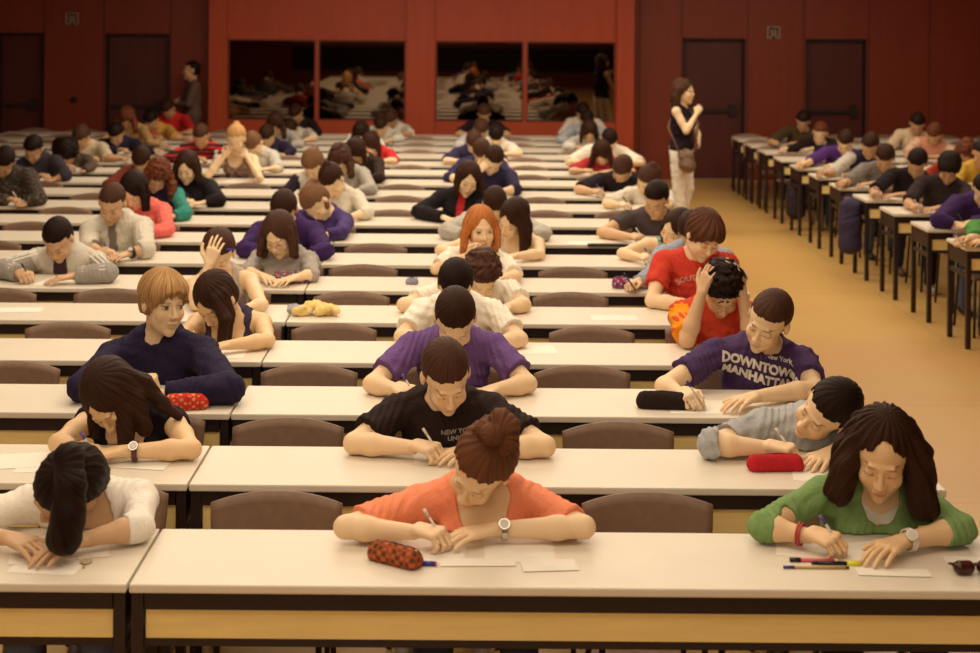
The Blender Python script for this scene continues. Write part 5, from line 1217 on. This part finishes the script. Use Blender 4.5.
# hair clip and earrings
H, R = forehead['H'], forehead['R']; c = H+R@np.array([.06, -.05, .085])*HK
o = MB().box(-.022, .022, -.006, .006, -.006, .006, bev=.003).build('hair_clip', mat('clip_violet', (.06, .03, .30), rough=.4)); o.location = tuple(c); tag(o, 'small violet clip in the fringe of the bare shouldered student', 'hair clip')
H, R = green['H'], green['R']; c = H+R@np.array([-.089, .008, -.035])*HK
bm = bmesh.new(); bmesh.ops.create_icosphere(bm, subdivisions=2, radius=.006); me = bpy.data.meshes.new('earring'); bm.to_mesh(me); bm.free()
o = link('earring', me, None, M_PAPER, True); o.location = tuple(c); tag(o, 'small pearl earring of the green sweater student', 'earring')

# ------------------------------------------------------------------ things on the desks
def at(px, py, z=0): p = T(px, py); return (p[0], p[1], TOPZ+z)
def cols(*cs, fq=1.9):
    def fn(V):
        s1 = np.sin(V[:, 0]*95*fq+1+2*np.sin(V[:, 1]*60))*np.sin(V[:, 1]*85*fq+2+2*np.sin(V[:, 0]*50))*np.sin(V[:, 2]*110*fq+1); C = np.tile(np.array(cs[0]), (len(V), 1))
        if len(cs) > 1: C[s1 > .18] = cs[1]
        if len(cs) > 2: C[s1 < -.25] = cs[2]
        if len(cs) > 3: C[np.abs(s1-.1) < .03] = cs[3]
        return C
    return fn
def pouch(px, py, rot, L, r, label, color, name='pencil_case', zip_m=None, squash=1.0, flat=False):
    e = empty(name, at(px, py), rot); tag(e, label, 'pencil case')
    lump('pouch', [(A([-L/2+r, 0, r]), A([L/2-r, 0, r]), r, r*squash, .01), (A([-L/2+r*.8, -.012, r*.6]), A([L/2-r*.8, -.012, r*.6]), r*.75, r*.75, .01), (A([-L/2+r*.8, .012, r*.6]), A([L/2-r*.8, .012, r*.6]), r*.75, r*.75, .01)],
         .0045, M_CLOTH, e, color, wr=.0012, cut=((0, 0, .0012), (0, 0, -1.)))
    zo = MB().tube([(-L/2+r*.7, 0, r*1.85), (0, 0, r*2.06), (L/2-r*.7, 0, r*(1.9*squash))], .0028, n=6).build('zip', zip_m or M_BLK, e)
    MB().box(L/2-r*1.1, L/2-r*1.1+.02, -.003, .003, r*1.75, r*1.75+.003).build('zip_pull', M_CHROME, zo)
    return e
pouch(393+2, 563, -.55, .185, .030, 'rust brown corduroy pencil case on the coral student\'s desk', cols((.34, .075, .025), (.10, .05, .02), (.50, .12, .05)))
pouch(775, 470, .05, .21, .030, 'plain red pencil case on the desk edge behind the green sweater', cols((.50, .020, .025)), zip_m=mat('zip_dark', (.05, .02, .02)))
pouch(662, 408, -.10, .22, .036, 'bulky black pencil case beside the lettered purple tee', cols((.022, .012, .010)))
pouch(186, 409, .25, .19, .034, 'bright red pencil case with yellow specks by the blond boy', cols((.60, .03, .02), (.60, .04, .03), (.70, .30, .10)))
pouch(291, 283, .12, .24, .038, 'floral multicoloured pencil case by the student in glasses', cols((.05, .04, .05), (.45, .06, .05), (.40, .38, .36), (.06, .10, .30)))
pouch(621, 288, 0, .115, .036, 'short blue and red pencil case with white streak', cols((.05, .04, .16), (.60, .02, .03), (.45, .42, .45)))
pouch(412, 284, -.2, .08, .020, 'small grey crumpled pouch on an empty centre desk', cols((.30, .28, .34), (.22, .20, .28)))
# yellow crumpled scarf with a ring
e = empty('scarf', at(318, 315)); tag(e, 'crumpled pale yellow scarf bunched on an otherwise empty desk', 'scarf')
pr_ = []
rs = random.Random(3)
for k in range(13):
    a = rs.uniform(0, 6.28); x_ = -.12+.0155*k; pr_.append((A([x_, -.045*math.sin(a), .028+.018*math.cos(a)]), A([x_+.045, .05*math.cos(a*1.7), .045+.015*math.sin(a*2)]), .023, .019, .004))
lump('folded_cloth', pr_, .006, M_CLOTH, e, cols((.82, .60, .22), (.86, .66, .28)), wr=.003, cut=((0, 0, .0015), (0, 0, -1.)))
lump('loose_end', [(A([-.16, .01, .02]), A([-.12, .0, .03]), .018, .022, .01), (A([-.16, .03, .04]), A([-.12, .03, .04]), .014, .016, .01)], .006, M_CLOTH, e, cols((.38, .36, .40)), cut=((0, 0, .0015), (0, 0, -1.)))
# pens lying
def lying(px, py, rot, L, segs, label, r=.0045, name='pen', cat='pen', hexa=False, dz=0):
    p = at(px, py); e = empty(name, (p[0], p[1], TOPZ+.0006+r+dz), rot); tag(e, label, cat); x0 = -L/2
    for nm, frac, c, rr in segs:
        MB().tube([(x0, 0, 0), (x0+L*frac, 0, 0)], r*rr, n=6 if hexa else 10).build(nm, mat('plastic_%.2f_%.2f_%.2f' % c, c, rough=.3), e); x0 += L*frac
    return e
BLU = (.05, .04, .28); YEL = (.80, .55, .04); BLKC = (.015, .012, .012); PNK = (.75, .12, .16); WHT = (.75, .68, .58); NEON = (.80, .75, .04)
lying(816, 569, -.01, .20, [('cap', .17, BLU, 1), ('barrel', .78, (.52, .33, .06), .9), ('end_plug', .05, BLKC, .9)], 'yellow ballpoint with blue cap lying before the green student')
lying(814, 562, -.02, .15, [('cap', .22, BLKC, 1.5), ('barrel', .70, PNK, 1.1), ('end_plug', .08, WHT, 1.1)], 'pink and black marker lying before the green student', r=.005)
lying(836, 565, -.02, .15, [('cap', .10, BLKC, 1), ('barrel', .62, BLKC, 1.2), ('highlighter_end', .28, NEON, 1.6)], 'black highlighter with neon yellow end on the front desk', r=.005)
lying(423, 565.5, -.10, .085, [('barrel', .45, PNK, .9), ('cap', .5, BLU, 1.3), ('end_plug', .05, PNK, 1.3)], 'stubby pink and navy pen beside the rust brown pencil case', r=.006)
e = lying(85, 548, .3, .05, [('cap', .5, (.45, .30, .12), 1), ('barrel', .5, (.55, .42, .2), 1)], 'tiny brass key lying by the ponytail student', r=.003, name='key', cat='key')
# round tag on keyring
e = empty('key_tag', at(86, 563)); tag(e, 'round beige key fob on the front desk by the ponytail', 'key fob')
MB().tube([(0, 0, .001), (0, 0, .007)], .019, n=24).build('disc', mat('fob_beige', (.50, .38, .22), rough=.5), e)
MB().tube([(0, -.02, .004), (.004, -.035, .004), (.006, -.05, .004)], .003, n=6).build('key_stem', mat('brass', (.55, .35, .08), rough=.3, metal=1), e)
MB().tube([(-.045+.03*math.cos(a), .0+.028*math.sin(a), .003) for a in [2*math.pi*j/20 for j in range(21)]], .002, n=6).build('ring', M_PAPER, e)
# front papers
paper(432, 551, -.06, .21, .20, 'white exam sheet under the coral student\'s writing hand', True)
paper(519, 550, .02, .22, .21, 'printed sheet beside the coral student\'s watch', True, dz=.001)
paper(478, 563, .03, .23, .06, 'narrow pale ruler strip lying in front of the coral student', m=M_PAPER, name='paper_strip')
paper(549, 566, .10, .17, .09, 'small squared note at the corner of the coral student\'s papers', True)
paper(818, 550, -.20, .26, .15, 'white exam sheet under the green student\'s writing hand', False)
paper(884, 549, .30, .28, .14, 'written sheet under the green student\'s flat hand', True, dz=.001)
paper(893, 573, -.05, .22, .06, 'small white wrapper with a yellow mark, in front of the green student', m=M_PAPER, name='paper_strip')
paper(970, 561, -.05, .15, .07, 'squared paper corner next to the dark sunglasses', True)
paper(60, 463, .1, .3, .21, 'exam sheets under the black top student\'s forearms', True)
paper(135, 462, -.15, .28, .16, 'printed sheet with a coloured mark by the black top student', True, dz=.001)
paper(60, 548, .25, .30, .22, 'white sheet beneath the ponytail student\'s hair', False, dz=.0)
paper(20, 461, .2, .28, .18, 'white sheet at the outer end of the second desk', False)
paper(170, 397, .1, .28, .2, 'white sheet beneath the bright red pencil case', False)
paper(440, 457, .05, .2, .16, 'white sheet under the black tee student\'s hands', False)
paper(700, 407, .02, .28, .21, 'white sheet under the lettered purple tee student\'s pen', False, dz=.001)
paper(530, 350, .1, .26, .18, 'white sheet on the desk next to the white tee student\'s elbow', False)
paper(614, 318, 0, .26, .14, 'loose white sheet alone on the fifth centre desk', False)
paper(585, 243, .1, .26, .14, 'loose white sheet right of the light grey sweater', False)
paper(15, 310, .1, .3, .12, 'loose sheet on the near end of the empty outer desk', False)
paper(352, 203, 0, .2, .12, 'loose sheet near the light brown ponytail', False)
# phone-like dark case in front of the grey polo
e = empty('phone', at(608, 247-1), .02); tag(e, 'black oblong case lying in front of the dark grey polo', 'case')
MB().box(-.15, .15, -.03, .03, .0006, .016, bev=.005).build('shell', M_BLK, e); MB().box(-.12, .12, -.02, .02, .0162, .018).build('lid_panel', M_STEEL, e)
# sunglasses case at the front right
e = empty('sunglasses', at(975, 574), .05); tag(e, 'dark brown folded sunglasses at the edge of the front desk', 'sunglasses')
M_LENS = mat('tortoise_plastic', (.06, .015, .008), rough=.15, noise=(60, .5, (1, 1, 1)))
for s_ in (-1, 1):
    lump('lens', [(A([s_*.036-.012, -.004, .022]), A([s_*.036+.012, -.002, .022]), .021, .021, .004)], .003, M_LENS, e, wr=0)
MB().tube([(-.012, -.01, .030), (0, -.014, .033), (.012, -.01, .030)], .004, n=8).build('bridge', M_LENS, e)
for s_ in (-1, 1): MB().tube([(s_*.066, .0, .028), (s_*.070, .03, .022), (-s_*.05, .045+.008*s_, .008)], .004, n=8, r1=.003).build('temple', M_LENS, e)
# bottle beside the blond student
e = empty('water_bottle', at(216, 172)); tag(e, 'clear plastic water bottle standing by the blond student\'s elbow', 'bottle')
M_PET = mat('bottle_plastic', (.62, .58, .60), rough=.15, coat=.5)
bm = bmesh.new(); prof = [(.030, 0), (.034, .01), (.034, .06), (.031, .08), (.034, .10), (.034, .15), (.026, .175), (.013, .195), (.013, .205)]
rings = [[bm.verts.new((r_*math.cos(2*math.pi*k/20), r_*math.sin(2*math.pi*k/20), z_)) for k in range(20)] for r_, z_ in prof]
for i in range(len(rings)-1):
    for k in range(20): bm.faces.new((rings[i][k], rings[i][(k+1) % 20], rings[i+1][(k+1) % 20], rings[i+1][k]))
bm.faces.new(rings[0][::-1]); bm.faces.new(rings[-1]); me = bpy.data.meshes.new('bottle'); bm.to_mesh(me); bm.free(); link('bottle_body', me, e, M_PET, True)
MB().tube([(0, 0, .203), (0, 0, .225)], .016, n=16).build('bottle_cap', M_PAPER, e); MB().tube([(0, 0, .085), (0, 0, .125)], .0352, n=20).build('bottle_label', mat('label_blue', (.20, .28, .42), rough=.4), e)
o = MB().box(-.05, .05, -.016, .016, 0, .012, bev=.003).build('eraser', mat('eraser_yellow', (.75, .65, .12), rough=.6)); o.location = at(163, 233.5, .0015); tag(o, 'flat yellow eraser in front of the student in pink', 'eraser')
# bags by the desks across the aisle and the dark backpack
def hangbag(px, py, D, w_, d_, h_, col, label):
    p = U(px, py, D); e = empty('backpack', (p[0], p[1], max(p[2], .02))); tag(e, label, 'bag')
    mm = mat('bag_%.2f' % col[2], col, rough=.7, bump=(60, .2, .003)); z = h_
    lump('bag_body', [(A([-w_/2, 0, .06]), A([w_/2, 0, .06]), .06, .06, .04), (A([-w_/2, 0, z*.55]), A([w_/2, 0, z*.55]), .075, .075, .10), (A([-w_/2*.8, 0, z-.05]), A([w_/2*.8, 0, z-.05]), .05, .05, .10), (A([0, 0, .06]), A([0, 0, z-.06]), .09, .075, .1)], .014, mm, e, wr=.004)
    MB().tube([(-.05, .07, z-.02), (-.05, .09, z+.02), (.0, .09, z+.05), (.05, .09, z+.02), (.05, .07, z-.02)], .008).build('handle', mm, e)
hangbag(850, 250, 13.4, .05, .10, .46, (.030, .020, .055), 'dark violet backpack standing between desk legs across the aisle')
hangbag(796, 216, 16.4, .06, .12, .40, (.022, .012, .022), 'black backpack between the far desk legs across the aisle')
